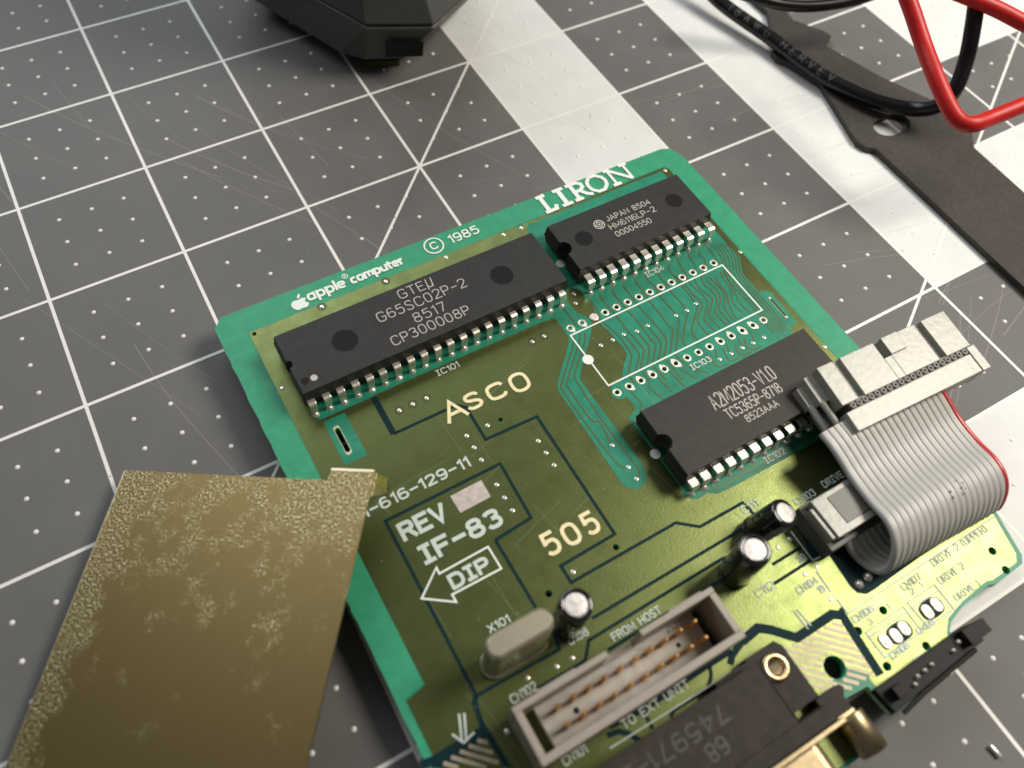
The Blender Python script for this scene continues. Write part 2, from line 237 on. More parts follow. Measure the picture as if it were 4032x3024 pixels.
def brass_plate_material():
    """satin brass: smooth tarnish broken by clusters of fine bright grains, denser on the left edge and the tab corner"""
    m = bpy.data.materials.new('tarnished_brass')
    m.use_nodes = True
    nt = m.node_tree
    N, L = nt.nodes, nt.links
    p = N['Principled BSDF']
    p.inputs['Metallic'].default_value = 1.0
    tc = N.new('ShaderNodeTexCoord')
    sx = N.new('ShaderNodeSeparateXYZ')
    L.new(tc.outputs['Object'], sx.inputs[0])

    def rng(src, a, b_, c, d):
        q = N.new('ShaderNodeMapRange')
        q.inputs['From Min'].default_value = a
        q.inputs['From Max'].default_value = b_
        q.inputs['To Min'].default_value = c
        q.inputs['To Max'].default_value = d
        L.new(src, q.inputs['Value'])
        return q.outputs[0]

    def op(kind, a, b_):
        q = N.new('ShaderNodeMath')
        q.operation = kind
        for i, s in enumerate((a, b_)):
            if isinstance(s, float):
                q.inputs[i].default_value = s
            else:
                L.new(s, q.inputs[i])
        return q.outputs[0]

    def noise(scale, detail, rough):
        q = N.new('ShaderNodeTexNoise')
        q.inputs['Scale'].default_value = scale
        q.inputs['Detail'].default_value = detail
        q.inputs['Roughness'].default_value = rough
        L.new(tc.outputs['Object'], q.inputs['Vector'])
        return q.outputs['Fac']
    cl = noise(1.7, 12, .74)
    edge = rng(sx.outputs['X'], 0.05, .62, .36, 0.0)
    corner = op('MULTIPLY', rng(sx.outputs['X'], 2.4, 3.6, 0.0, .22), rng(sx.outputs['Y'], -1.1, -.1, 0.0, 1.0))
    far = rng(sx.outputs['Y'], -4.2, -.2, -.07, .06)
    s = op('ADD', op('ADD', cl, edge), op('ADD', corner, far))
    cluster = rng(s, .53, .62, 0.0, 1.0)
    hf = noise(26, 3, .6)
    fine = rng(hf, .50, .62, 0.0, 1.0)
    grain = op('MULTIPLY', cluster, fine)
    mc = N.new('ShaderNodeMixRGB')
    mc.inputs['Color1'].default_value = (.235, .176, .074, 1)
    mc.inputs['Color2'].default_value = (.92, .82, .50, 1)
    L.new(op('MULTIPLY', grain, .55), mc.inputs['Fac'])
    L.new(mc.outputs['Color'], p.inputs['Base Color'])
    L.new(rng(cluster, 0.0, 1.0, .46, .34), p.inputs['Roughness'])
    bp = N.new('ShaderNodeBump')
    bp.inputs['Strength'].default_value = .8
    bp.inputs['Distance'].default_value = .02
    L.new(op('MULTIPLY', cluster, op('SUBTRACT', hf, .5)), bp.inputs['Height'])
    L.new(bp.outputs['Normal'], p.inputs['Normal'])
    MAT['tarnished_brass'] = m


brass_plate_material()
mat('brass_edge', (.55, .48, .33), .35, metal=1.0)



# ------------------------------------------------------------------ mesh helpers
class MB:
    def __init__(s):
        s.v, s.f, s.sm = [], [], []

    def add(s, vs, fs, smooth=False):
        o = len(s.v)
        s.v += [tuple(v) for v in vs]
        s.f += [tuple(i + o for i in f) for f in fs]
        s.sm += [smooth] * len(fs)

    def box(s, x0, x1, y0, y1, z0, z1):
        vs = [(x, y, z) for z in (z0, z1) for x, y in ((x0, y0), (x1, y0), (x1, y1), (x0, y1))]
        s.add(vs, [(0, 3, 2, 1), (4, 5, 6, 7), (0, 1, 5, 4), (1, 2, 6, 5), (2, 3, 7, 6), (3, 0, 4, 7)])

    def loft(s, rings, cap0=True, cap1=True, smooth=False):
        n = len(rings[0])
        vs = [p for r in rings for p in r]
        fs = []
        for k in range(len(rings) - 1):
            for i in range(n):
                j = (i + 1) % n
                fs.append((k * n + i, k * n + j, (k + 1) * n + j, (k + 1) * n + i))
        s.add(vs, fs, smooth)
        for cap, r, rev in ((cap0, rings[0], True), (cap1, rings[-1], False)):
            if cap:
                if n > 6 or True:
                    tr = tessellate_polygon([[Vector(p) for p in r]])
                    nrm = Vector((0, 0, 0))
                    for t in tr:
                        a, b, c = (Vector(r[q]) for q in t)
                        nrm += (b - a).cross(c - a)
                    cen = sum((Vector(p) for p in (rings[-1] if rev else rings[0])), Vector()) / n - sum((Vector(p) for p in r), Vector()) / n
                    flip = nrm.dot(cen) > 0
                    s.add(r, [tuple(reversed(t)) if flip else tuple(t) for t in tr])

    def prism(s, pts, z0, z1):
        a = sum(pts[i][0] * pts[(i + 1) % len(pts)][1] - pts[(i + 1) % len(pts)][0] * pts[i][1] for i in range(len(pts)))
        if a < 0:
            pts = pts[::-1]
        s.loft([[(x, y, z0) for x, y in pts], [(x, y, z1) for x, y in pts]])

    def cyl(s, c0, c1, r0, r1=None, n=20, smooth=True, cap0=True, cap1=True):
        r1 = r0 if r1 is None else r1
        a, b = Vector(c0), Vector(c1)
        d = (b - a).normalized()
        u = d.orthogonal().normalized()
        w = d.cross(u)
        R = [[c + (u * math.cos(2 * PI * i / n) + w * math.sin(2 * PI * i / n)) * r for i in range(n)] for c, r in ((a, r0), (b, r1))]
        s.loft(R, cap0, cap1, smooth)

    def lathe(s, prof, cx=0, cy=0, n=28, open_=False):
        rings = [[(cx + r * math.cos(2 * PI * i / n), cy + r * math.sin(2 * PI * i / n), z) for i in range(n)] for r, z in prof]
        s.loft(rings, prof[0][0] > 1e-5 and not open_, prof[-1][0] > 1e-5 and not open_, True)

    def tube(s, pts, r, n=10, caps=True):
        P = [Vector(p) for p in pts]
        rings = []
        up = None
        for i, p in enumerate(P):
            d = ((P[i + 1] if i < len(P) - 1 else P[i]) - (P[i - 1] if i else P[i])).normalized()
            if up is None:
                up = d.orthogonal().normalized()
            up = (up - d * up.dot(d)).normalized()
            w = d.cross(up)
            rr = r[i] if isinstance(r, (list, tuple)) else r
            rings.append([p + (up * math.cos(2 * PI * k / n) + w * math.sin(2 * PI * k / n)) * rr for k in range(n)])
        s.loft(rings, caps, caps, True)

    def strip(s, pts, w, z, closed=False, th=0.0):
        P = [Vector((p[0], p[1])) for p in pts]
        Q = [P[0]]
        for p in P[1:]:
            if (p - Q[-1]).length > 1e-5:
                Q.append(p)
        P = Q
        if closed and (P[0] - P[-1]).length < 1e-5:
            P.pop()
        n = len(P)
        if n < 2:
            return
        Lf, Rt = [], []
        for i in range(n):
            a = P[i - 1] if (i or closed) else None
            b = P[(i + 1) % n] if (i < n - 1 or closed) else None
            d1 = (P[i] - a).normalized() if a is not None else None
            d2 = (b - P[i]).normalized() if b is not None else None
            if d1 is None:
                d1 = d2
            if d2 is None:
                d2 = d1
            n1, n2 = Vector((-d1.y, d1.x)), Vector((-d2.y, d2.x))
            m = n1 + n2
            if m.length < 0.3:
                m = n1
            m.normalize()
            k = w / 2 / max(0.5, m.dot(n1))
            Lf.append(P[i] + m * k)
            Rt.append(P[i] - m * k)
        vs = [(p.x, p.y, z) for p in Lf] + [(p.x, p.y, z) for p in Rt]
        rng = range(n) if closed else range(n - 1)
        fs = [(i, n + i, n + (i + 1) % n, (i + 1) % n) for i in rng]
        if th:
            vs += [(p.x, p.y, z - th) for p in Lf] + [(p.x, p.y, z - th) for p in Rt]
            for i in rng:
                j = (i + 1) % n
                fs.append((i, j, 2 * n + j, 2 * n + i))
                fs.append((n + j, n + i, 3 * n + i, 3 * n + j))
            if not closed:
                fs.append((n, 0, 2 * n, 3 * n))
                fs.append((n - 1, 2 * n - 1, 4 * n - 1, 3 * n - 1))
        s.add(vs, fs)

    def disc(s, cx, cy, r, z, n=20, rx=None):
        s.add([(cx + r * math.cos(2 * PI * i / n), cy + (rx or r) * math.sin(2 * PI * i / n), z) for i in range(n)], [tuple(range(n))])

    def build(s, name, m, parent=None, bevel=0.0, smooth_all=False):
        me = bpy.data.meshes.new(name)
        me.from_pydata([tuple(v) for v in s.v], [], s.f)
        if any(s.sm) or smooth_all:
            me.polygons.foreach_set('use_smooth', [True] * len(s.f) if smooth_all else s.sm)
        me.materials.append(MAT[m] if isinstance(m, str) else m)
        o = bpy.data.objects.new(name, me)
        COL.objects.link(o)
        if parent is not None:
            o.parent = parent
        if bevel:
            bm = bmesh.new()
            bm.from_mesh(me)
            bmesh.ops.remove_doubles(bm, verts=bm.verts, dist=1e-5)
            bmesh.ops.recalc_face_normals(bm, faces=bm.faces)
            bm.to_mesh(me)
            bm.free()
            bv = o.modifiers.new('bevel', 'BEVEL')
            bv.width = bevel
            bv.segments = 2
            bv.limit_method = 'ANGLE'
            bv.angle_limit = math.radians(35)
        me.validate()
        me.update()
        return o


def empty(name, label, cat, loc=(0, 0, 0), group=None):
    o = bpy.data.objects.new(name, None)
    COL.objects.link(o)
    o.location = loc
    o['label'] = label
    o['category'] = cat
    if group:
        o['group'] = group
    return o


def tag(o, label, cat, group=None):
    o['label'] = label
    o['category'] = cat
    if group:
        o['group'] = group
    return o


def link_copy(o, parent=None, loc=None):
    c = o.copy()
    COL.objects.link(c)
    c.parent = parent if parent is not None else o.parent
    if loc is not None:
        c.location = loc
    return c


def catmull(P, sub=6):
    P = [Vector(p) for p in P]
    out = []
    for i in range(len(P) - 1):
        p0 = P[max(i - 1, 0)]
        p1, p2 = P[i], P[i + 1]
        p3 = P[min(i + 2, len(P) - 1)]
        for k in range(sub):
            t = k / sub
            out.append(0.5 * ((2 * p1) + (p2 - p0) * t + (2 * p0 - 5 * p1 + 4 * p2 - p3) * t * t + (3 * p1 - p0 - 3 * p2 + p3) * t ** 3))
    out.append(P[-1])
    return out


def chaikin(pts, closed, it=2):
    P = [tuple(p) for p in pts]
    for _ in range(it):
        Q = []
        n = len(P)
        for i in range(n if closed else n - 1):
            a, b = P[i], P[(i + 1) % n]
            Q.append((a[0] * .75 + b[0] * .25, a[1] * .75 + b[1] * .25))
            Q.append((a[0] * .25 + b[0] * .75, a[1] * .25 + b[1] * .75))
        if not closed:
            Q[0] = P[0]
            Q[-1] = P[-1]
        P = Q
    return P


# single-line letters: (width, strokes); a stroke is (kind, points), kind L = straight, C = rounded, O = rounded and closed
GL = {
    'A': (.7, [('L', [(0, 0), (.35, 1), (.7, 0)]), ('L', [(.12, .33), (.58, .33)])]),
    'C': (.68, [('C', [(.68, .78), (.6, 1), (.15, 1), (0, .8), (0, .2), (.15, 0), (.6, 0), (.68, .22)])]),
    'D': (.66, [('C', [(0, 0), (0, 0), (.5, 0), (.66, .25), (.66, .75), (.5, 1), (0, 1), (0, 1)]), ('L', [(0, 0), (0, 1)])]),
    'E': (.58, [('L', [(.58, 1), (0, 1), (0, 0), (.58, 0)]), ('L', [(0, .52), (.48, .52)])]),
    'F': (.56, [('L', [(.56, 1), (0, 1), (0, 0)]), ('L', [(0, .52), (.46, .52)])]),
    'G': (.7, [('C', [(.68, .8), (.6, 1), (.15, 1), (0, .8), (0, .2), (.15, 0), (.6, 0), (.7, .2), (.7, .45)]), ('L', [(.42, .45), (.7, .45)])]),
    'H': (.66, [('L', [(0, 0), (0, 1)]), ('L', [(.66, 0), (.66, 1)]), ('L', [(0, .5), (.66, .5)])]),
    'I': (.0, [('L', [(0, 0), (0, 1)])]),
    'i': (.4, [('L', [(.2, 0), (.2, 1)]), ('L', [(0, 0), (.4, 0)]), ('L', [(0, 1), (.4, 1)])]),
    'J': (.45, [('C', [(.45, 1), (.45, 1), (.45, .15), (.3, 0), (.1, 0), (0, .2)])]),
    'L': (.5, [('L', [(0, 1), (0, 0), (.5, 0)])]),
    'M': (.8, [('L', [(0, 0), (0, 1), (.4, .2), (.8, 1), (.8, 0)])]),
    'N': (.66, [('L', [(0, 0), (0, 1), (.66, 0), (.66, 1)])]),
    'O': (.7, [('O', [(.18, 1), (.52, 1), (.7, .8), (.7, .2), (.52, 0), (.18, 0), (0, .2), (0, .8)])]),
    'P': (.6, [('L', [(0, 0), (0, 1)]), ('C', [(0, 1), (0, 1), (.5, 1), (.6, .85), (.6, .6), (.5, .45), (0, .45), (0, .45)])]),
    'R': (.62, [('L', [(0, 0), (0, 1)]), ('C', [(0, 1), (0, 1), (.5, 1), (.6, .87), (.6, .63), (.5, .5), (0, .5), (0, .5)]), ('L', [(.35, .5), (.62, 0)])]),
    'S': (.62, [('C', [(.6, .8), (.52, 1), (.12, 1), (.02, .8), (.1, .58), (.52, .44), (.62, .22), (.5, 0), (.1, 0), (0, .2)])]),
    'T': (.64, [('L', [(0, 1), (.64, 1)]), ('L', [(.32, 1), (.32, 0)])]),
    'U': (.64, [('C', [(0, 1), (0, 1), (0, .2), (.15, 0), (.49, 0), (.64, .2), (.64, 1), (.64, 1)])]),
    'V': (.66, [('L', [(0, 1), (.33, 0), (.66, 1)])]),
    'W': (.9, [('L', [(0, 1), (.22, 0), (.45, .8), (.68, 0), (.9, 1)])]),
    'X': (.64, [('L', [(0, 0), (.64, 1)]), ('L', [(0, 1), (.64, 0)])]),
    '0': (.6, [('O', [(.15, 1), (.45, 1), (.6, .8), (.6, .2), (.45, 0), (.15, 0), (0, .2), (0, .8)])]),
    '1': (.22, [('L', [(0, .82), (.22, 1), (.22, 0)])]),
    '2': (.6, [('C', [(.02, .78), (.08, 1), (.5, 1), (.62, .8), (.56, .55), (.1, .15), (0, 0), (0, 0)]), ('L', [(0, 0), (.6, 0)])]),
    '3': (.6, [('C', [(.02, .85), (.1, 1), (.48, 1), (.58, .82), (.5, .58), (.25, .54), (.25, .54)]), ('C', [(.25, .54), (.25, .54), (.5, .52), (.62, .3), (.52, 0), (.1, 0), (0, .18)])]),
    '4': (.62, [('L', [(.46, 0), (.46, 1), (0, .3), (.62, .3)])]),
    '5': (.6, [('L', [(.54, 1), (.08, 1), (.04, .56)]), ('C', [(.04, .56), (.15, .64), (.48, .64), (.6, .45), (.6, .2), (.46, 0), (.12, 0), (0, .15)])]),
    '6': (.6, [('C', [(.54, .9), (.42, 1), (.15, 1), (0, .75), (0, .25)]), ('O', [(.15, .58), (.45, .58), (.6, .42), (.6, .16), (.45, 0), (.15, 0), (0, .16), (0, .42)])]),
    '7': (.58, [('L', [(0, 1), (.58, 1), (.22, 0)])]),
    '8': (.6, [('O', [(.15, 1), (.45, 1), (.56, .87), (.56, .67), (.43, .54), (.17, .54), (.04, .67), (.04, .87)]), ('O', [(.13, .53), (.47, .53), (.6, .38), (.6, .16), (.46, 0), (.14, 0), (0, .16), (0, .38)])]),
    '9': (.6, [('C', [(.06, .08), (.18, 0), (.45, 0), (.6, .25), (.6, .75)]), ('O', [(.15, 1), (.45, 1), (.6, .84), (.6, .58), (.45, .42), (.15, .42), (0, .58), (0, .84)])]),
    '-': (.5, [('L', [(0, .48), (.5, .48)])]),
    '.': (.1, [('L', [(0, .0), (.1, .0)])]),
    '(': (.2, [('C', [(.2, 1.1), (.0, .85), (.0, .15), (.2, -.1)])]),
    ')': (.2, [('C', [(0, 1.1), (.2, .85), (.2, .15), (0, -.1)])]),
    'u': (.62, [('L', [(-.04, -.25), (.1, 1)]), ('C', [(.04, .3), (.1, 0), (.4, 0), (.5, .3)]), ('L', [(.48, 0), (.62, 1)])]),
    ' ': (.35, []),
    'a': (.6, [('O', [(.12, .62), (.48, .62), (.55, .5), (.55, .12), (.45, 0), (.12, 0), (0, .12), (0, .5)]), ('L', [(.55, .66), (.55, 0)])]),
    'p': (.6, [('O', [(.12, .62), (.45, .62), (.57, .5), (.57, .12), (.45, 0), (.12, 0), (.02, .12), (.02, .5)]), ('L', [(0, .66), (0, -.34)])]),
    'l': (.0, [('L', [(0, 0), (0, 1)])]),
    'e': (.58, [('C', [(.02, .32), (.5, .32), (.56, .4), (.5, .62), (.12, .62), (0, .5), (0, .12), (.12, 0), (.54, 0)])]),
    'c': (.5, [('C', [(.5, .62), (.12, .62), (0, .5), (0, .12), (.12, 0), (.5, 0)])]),
    'o': (.58, [('O', [(.12, .62), (.46, .62), (.58, .5), (.58, .12), (.46, 0), (.12, 0), (0, .12), (0, .5)])]),
    'm': (.9, [('L', [(0, 0), (0, .64)]), ('C', [(0, .4), (.05, .62), (.4, .62), (.45, .5), (.45, 0)]), ('C', [(.45, .4), (.5, .62), (.85, .62), (.9, .5), (.9, 0)])]),
    'v': (.56, [('C', [(0, .64), (0, .64), (0, .1), (.12, 0), (.5, 0)]), ('L', [(.56, .64), (.56, 0)])]),
    't': (.36, [('C', [(.12, .95), (.12, .95), (.12, .1), (.2, 0), (.36, 0)]), ('L', [(0, .62), (.36, .62)])]),
    'r': (.36, [('L', [(0, 0), (0, .64)]), ('C', [(0, .35), (.05, .6), (.36, .62)])]),
}


def lettering(text, x0, y, x1, h, w, z, name, m, parent, gap=.28, mb=None, dz=0.0006):
    """text from x0 to x1 on the baseline y; sizes in centimetres"""
    own = mb is None
    if own and ' ' in text:
        full = sum(GL[c][0] + gap for c in text) - gap
        sx = (x1 - x0 - w) / full
        q, last = 0.0, None
        for word in text.split(' '):
            ww = sum(GL[c][0] + gap for c in word) - gap
            last = lettering(word, x0 + q * sx, y, x0 + (q + ww) * sx + w, h, w, z, name, m, parent, gap)
            q += ww + GL[' '][0] + 2 * gap
        return last
    mb = mb or MB()
    wd = [GL[c][0] for c in text]
    gaps = gap * (len(text) - 1)
    sx = (x1 - x0 - w) / max(.1, sum(wd) + gaps)
    x = x0 + w / 2
    zz = z
    for c, cw in zip(text, wd):
        for kind, pts in GL[c][1]:
            P = [(x + px * sx, y + w / 2 + py * (h - w)) for px, py in pts]
            if kind == 'C':
                P = chaikin(P, False, 2)
            elif kind == 'O':
                P = chaikin(P, True, 2)
            else:
                for q0, q1, s in ((0, 1, 1),):
                    a, b = Vector(P[0]), Vector(P[1])
                    P[0] = tuple(a - (b - a).normalized() * w * .4)
                    a, b = Vector(P[-1]), Vector(P[-2])
                    P[-1] = tuple(a - (b - a).normalized() * w * .4)
            mb.strip(P, w, zz, closed=(kind == 'O'))
            zz += dz if zz < z + dz * 2.5 else -dz * 3
        x += (cw + gap) * sx
    if own:
        return mb.build(name, m, parent)
    return mb

# ================================================================== the setting: table and cutting mat
tb = MB()
tb.box(-60, 80, -70, 60, -1.2, -.32)
t_o = tb.build('tabletop', 'table_wood')
t_o['kind'] = 'structure'

mat_o = MB()
mat_o.box(-4.4 * IN, 15.2 * IN, -14.3 * IN, 5.3 * IN, -.3, 0)
mat_o = mat_o.build('cutting_mat', 'mat_grey', bevel=.03)
tag(mat_o, 'grey cutting mat with white ruled inch grid, dots and broad white stripes under everything', 'cutting mat')


def stripe(rects):
    for x0, x1, y0, y1 in rects:
        m = MB()
        m.box(x0 * IN, x1 * IN, y0 * IN, y1 * IN, -.01, .002)
        m.build('white_stripe', 'mat_stripe', mat_o)


stripe([(4, 5, -4.2, 5), (6, 7, -6, 5), (8, 9, -4, 5), (9, 15, -4, -3), (7, 8, -8, -5), (8, 15, -6, -5), (4, 7, -8, -7)])
for i in range(-4, 15):
    m = MB()
    m.strip([(i * IN, -14.2 * IN), (i * IN, 5.2 * IN)], .062, .0042)
    m.build('grid_line', 'mat_print', mat_o)
for j in range(-14, 6):
    m = MB()
    m.strip([(-4.3 * IN, j * IN), (15.1 * IN, j * IN)], .062, .0046)
    m.build('grid_line', 'mat_print', mat_o)
for a, b in (((-2, -8), (9, 3)), ((5.0, -6.505), (12.0, -2.32)), ((-3.2, -2.2), (1.2, 5.2))):
    m = MB()
    m.strip([(a[0] * IN, a[1] * IN), (b[0] * IN, b[1] * IN)], .055, .0050)
    m.build('angle_line', 'mat_print', mat_o)
m = MB()
for i in range(-16, 60):
    for j in range(-56, 20):
        if i % 4 == 0 or j % 4 == 0:
            continue
        cx, cy = i * IN / 4, j * IN / 4
        r = .043
        n = 8
        vs = [(cx + r * math.cos(2 * PI * k / n), cy + r * math.sin(2 * PI * k / n), .001) for k in range(n)]
        vs += [(cx + r * .7 * math.cos(2 * PI * k / n), cy + r * .7 * math.sin(2 * PI * k / n), .014) for k in range(n)]
        vs.append((cx, cy, .019))
        fs = [(k, (k + 1) % n, n + (k + 1) % n, n + k) for k in range(n)] + [(n + k, n + (k + 1) % n, 2 * n) for k in range(n)]
        m.add(vs, fs, True)
o = m.build('dot_grid', 'mat_print', mat_o)
o['kind'] = 'stuff'
# knife scratches in the mat's skin
rs = random.Random(11)


def scratch(mb, x, y, a, ln, bend, w, z):
    P = []
    n = 9
    for k in range(n):
        P.append((x, y))
        x += math.cos(a) * ln / n
        y += math.sin(a) * ln / n
        a += bend / n + rs.uniform(-.03, .03)
    mb.strip(P, w, z)


m = MB()
for k in range(24):
    scratch(m, rs.uniform(-.5, 3.4) * IN, rs.uniform(-4.2, -.3) * IN, math.radians(rs.uniform(-84, -60)), rs.uniform(2, 6), rs.uniform(.0, .4), rs.uniform(.007, .02), .0015 + k * .00002)
for k in range(5):
    scratch(m, rs.uniform(3, 4) * IN, rs.uniform(-3.8, -1.5) * IN, math.radians(rs.uniform(-30, 0)), rs.uniform(1, 4), rs.uniform(-.3, .3), rs.uniform(.006, .012), .0016 + k * .00002)
for k in range(6):
    scratch(m, rs.uniform(4.9, 6) * IN, rs.uniform(-6, -3) * IN, math.radians(rs.uniform(-20, 5)), rs.uniform(1.5, 4), rs.uniform(-.3, .3), rs.uniform(.008, .02), .0017 + k * .00002)
for k in range(8):
    scratch(m, rs.uniform(5.2, 6.6) * IN, rs.uniform(-7, -6.1) * IN, math.radians(rs.uniform(10, 40)), rs.uniform(2, 4), rs.uniform(-.3, .3), rs.uniform(.008, .02), .0018 + k * .00002)
o = m.build('knife_scratches', 'mat_scratch', mat_o)
o['kind'] = 'stuff'
m = MB()
for k in range(9):
    scratch(m, rs.uniform(6.02, 6.4) * IN, rs.uniform(-5.9, -3.2) * IN, math.radians(rs.uniform(-14, 8)), rs.uniform(.9, 2.0), rs.uniform(-.2, .2), rs.uniform(.008, .014), .0030 + k * .00002)
for k in range(8):
    scratch(m, rs.uniform(4.1, 4.5) * IN, rs.uniform(-3.4, -1.2) * IN, math.radians(rs.uniform(-72, -55)), rs.uniform(.9, 2.0), rs.uniform(-.2, .2), rs.uniform(.008, .014), .0032 + k * .00002)
o = m.build('stripe_scratches', 'mat_scratch_white', mat_o)
o['kind'] = 'stuff'

m = MB()
for k in range(110):
    x, y = rs.uniform(-1.5, 9.5) * IN, rs.uniform(-8.8, 0) * IN
    a = rs.uniform(0, PI)
    ln, w = rs.choice(((.02, .012), (.03, .01), (.012, .012), (.09, .004)))
    dx, dy = math.cos(a), math.sin(a)
    m.add([(x + dx * ln - dy * w, y + dy * ln + dx * w, .006), (x - dx * ln - dy * w, y - dy * ln + dx * w, .006), (x - dx * ln + dy * w, y - dy * ln - dx * w, .006), (x + dx * ln + dy * w, y + dy * ln - dx * w, .006)], [(0, 1, 2, 3)])
o = m.build('lint_specks', 'mat_scratch', mat_o)
o['kind'] = 'stuff'

# ================================================================== circuit board
board = empty('circuit_board', 'green printed circuit board with black chips, white lettering and a gold-pinned box header', 'circuit board')
bR, bT = DATA['bR'], DATA['bT']
board.matrix_world = Matrix(((bR[0][0], bR[0][1], bR[0][2], bT[0] / 10), (bR[1][0], bR[1][1], bR[1][2], bT[1] / 10),
                             (bR[2][0], bR[2][1], bR[2][2], bT[2] / 10), (0, 0, 0, 1)))


def t(pts):
    return [(p[0] * TH, p[1] * TH) for p in pts]


Z_POUR, Z_WIN, Z_GAP, Z_TR, Z_PAD, Z_SILK = .004, .0065, .0085, .0100, .0125, .0135
# drills
holes = [(k, 0, .17) for k in range(14) if k != 2] + [(k, -6, .17) for k in range(14)] + [tuple(d) for d in DATA['drill']]
cut = MB()
for x, y, r in holes:
    n = 24 if r > .5 else 12
    ring = [(x * TH + r * TH * math.cos(2 * PI * k / n), y * TH + r * TH * math.sin(2 * PI * k / n)) for k in range(n)]
    cut.loft([[(a, b, -1) for a, b in ring], [(a, b, 1) for a, b in ring]])


def slot_poly(a, b, r):
    a, b = Vector(a) * TH, Vector(b) * TH
    d = (b - a).normalized()
    ang = math.atan2(d.y, d.x)
    P = []
    for k in range(7):
        q = ang - PI / 2 + PI * k / 6
        P.append((b.x + r * TH * math.cos(q), b.y + r * TH * math.sin(q)))
    for k in range(7):
        q = ang + PI / 2 + PI * k / 6
        P.append((a.x + r * TH * math.cos(q), a.y + r * TH * math.sin(q)))
    return P


sp1 = slot_poly((-17.75, .25), (-17.75, -1.35), .17)
s2a, s2b = [tuple(p) for p in DATA['slot2']]
sp2 = slot_poly(s2a, s2b, .09)
cut.prism(sp1, -1, 1)
cut.prism(sp2, -1, 1)
cutter = cut.build('drill_cutter', 'hole_dark')


def cut_holes(ob):
    md = ob.modifiers.new('drill', 'BOOLEAN')
    md.operation = 'DIFFERENCE'
    md.solver = 'EXACT'
    md.object = cutter
    dg = bpy.context.evaluated_depsgraph_get()
    dg.update()
    me = bpy.data.meshes.new_from_object(ob.evaluated_get(dg))
    ob.modifiers.clear()
    ob.data = me
    for p in me.polygons:
        p.material_index = 0


def flat(pts, z0, z1, name, m, parent=None, cut_it=False):
    mb = MB()
    mb.prism(pts, z0, z1)
    ob = mb.build(name, m, None)
    if cut_it:
        cut_holes(ob)
    ob.parent = parent
    return ob


# laminate: pale translucent rim with no copper behind it, darker field inside
rr = random.Random(3)
outl = t(DATA['outline'])
# rough sawn left edge
left = []
y = -31.5
while y < 9.6:
    left.append((-21.72 * TH - (y + 31.5) * .0011 + rr.uniform(-.012, .012), y * TH))
    y += rr.uniform(.35, .9)
outl2 = outl[:-1] + [left[0]] + left[1:]
# outline starts at the top-left corner and runs clockwise, so the sawn edge closes it
sub = flat(outl2, -.16, 0, 'laminate', 'laminate_edge', None, True)
sub.parent = board
m = MB()
m.strip(outl2, .006, -.004, closed=True, th=.15)
m.build('sawn_edge', 'fibre_edge', board)
inner = t([(-20.05, 10.1), (15.75, 10.1), (15.75, -12), (17.25, -17), (17.1, -22), (16.8, -25.1), (16.0, -27.95), (15.65, -28.3), (13.2, -28.4), (12.7, -28.22), (10.2, -28.37), (8.85, -28.67), (8.3, -29.05), (8.25, -30.62), (2.2, -30.75), (1.95, -28.9), (0.2, -28.75), (-.85, -29.0), (-1, -31.4), (-21.3, -31.4), (-21.3, -16.65), (-19.95, -16.45)])
backing = flat(inner, -.002, .0012, 'laminate_field', 'laminate', None, True)
backing.parent = board
pour_pts = t([(-20.0, 10.05), (1.35, 10.05), (1.6, 9.6), (2.0, 10.0), (15.5, 10.02), (15.8, 9.7), (15.62, 1.2), (15.62, -12), (16.6, -16), (16.6, -25), (15.8, -27.75), (15.4, -28.15), (13.2, -28.2), (12.7, -28.05), (10.4, -28.2), (8.9, -28.5), (8.15, -29.1), (8.05, -30.3), (2.5, -30.4), (2.2, -28.8), (2.45, -28.3), (1.0, -27.2), (-.9, -28.6), (-1.2, -31.3), (-20.9, -31.3), (-21.25, -30.6), (-21.25, -16.75), (-20.0, -16.5)])
pour = flat(pour_pts, .0, Z_POUR, 'copper_pour', 'masked_copper', None, True)
pour.parent = board
for nm, pts in DATA['win'].items():
    ob = flat(t(pts), .003, Z_WIN, 'bare_window', 'mask_gap' if nm in ('cn103', 'left_foot') else 'laminate', None, nm in ('big', 'slot', 'cn103'))
    ob.parent = board
for w, pts in DATA['gap']:
    m = MB()
    m.strip(t(pts), w * TH, Z_GAP, th=.004)
    m.build('isolation_gap', 'mask_gap', board)
for w, pts in DATA['trace']:
    m = MB()
    m.strip([tuple(p)[:2] for p in catmull([(a, b, 0) for a, b in t(pts)], 4)], w * TH, Z_TR, th=.003)
    m.build('copper_trace', 'trace_green', board)
# hatched bare copper in the two mounting areas
hp = [Vector(p) for p in t(DATA['hatch'])]


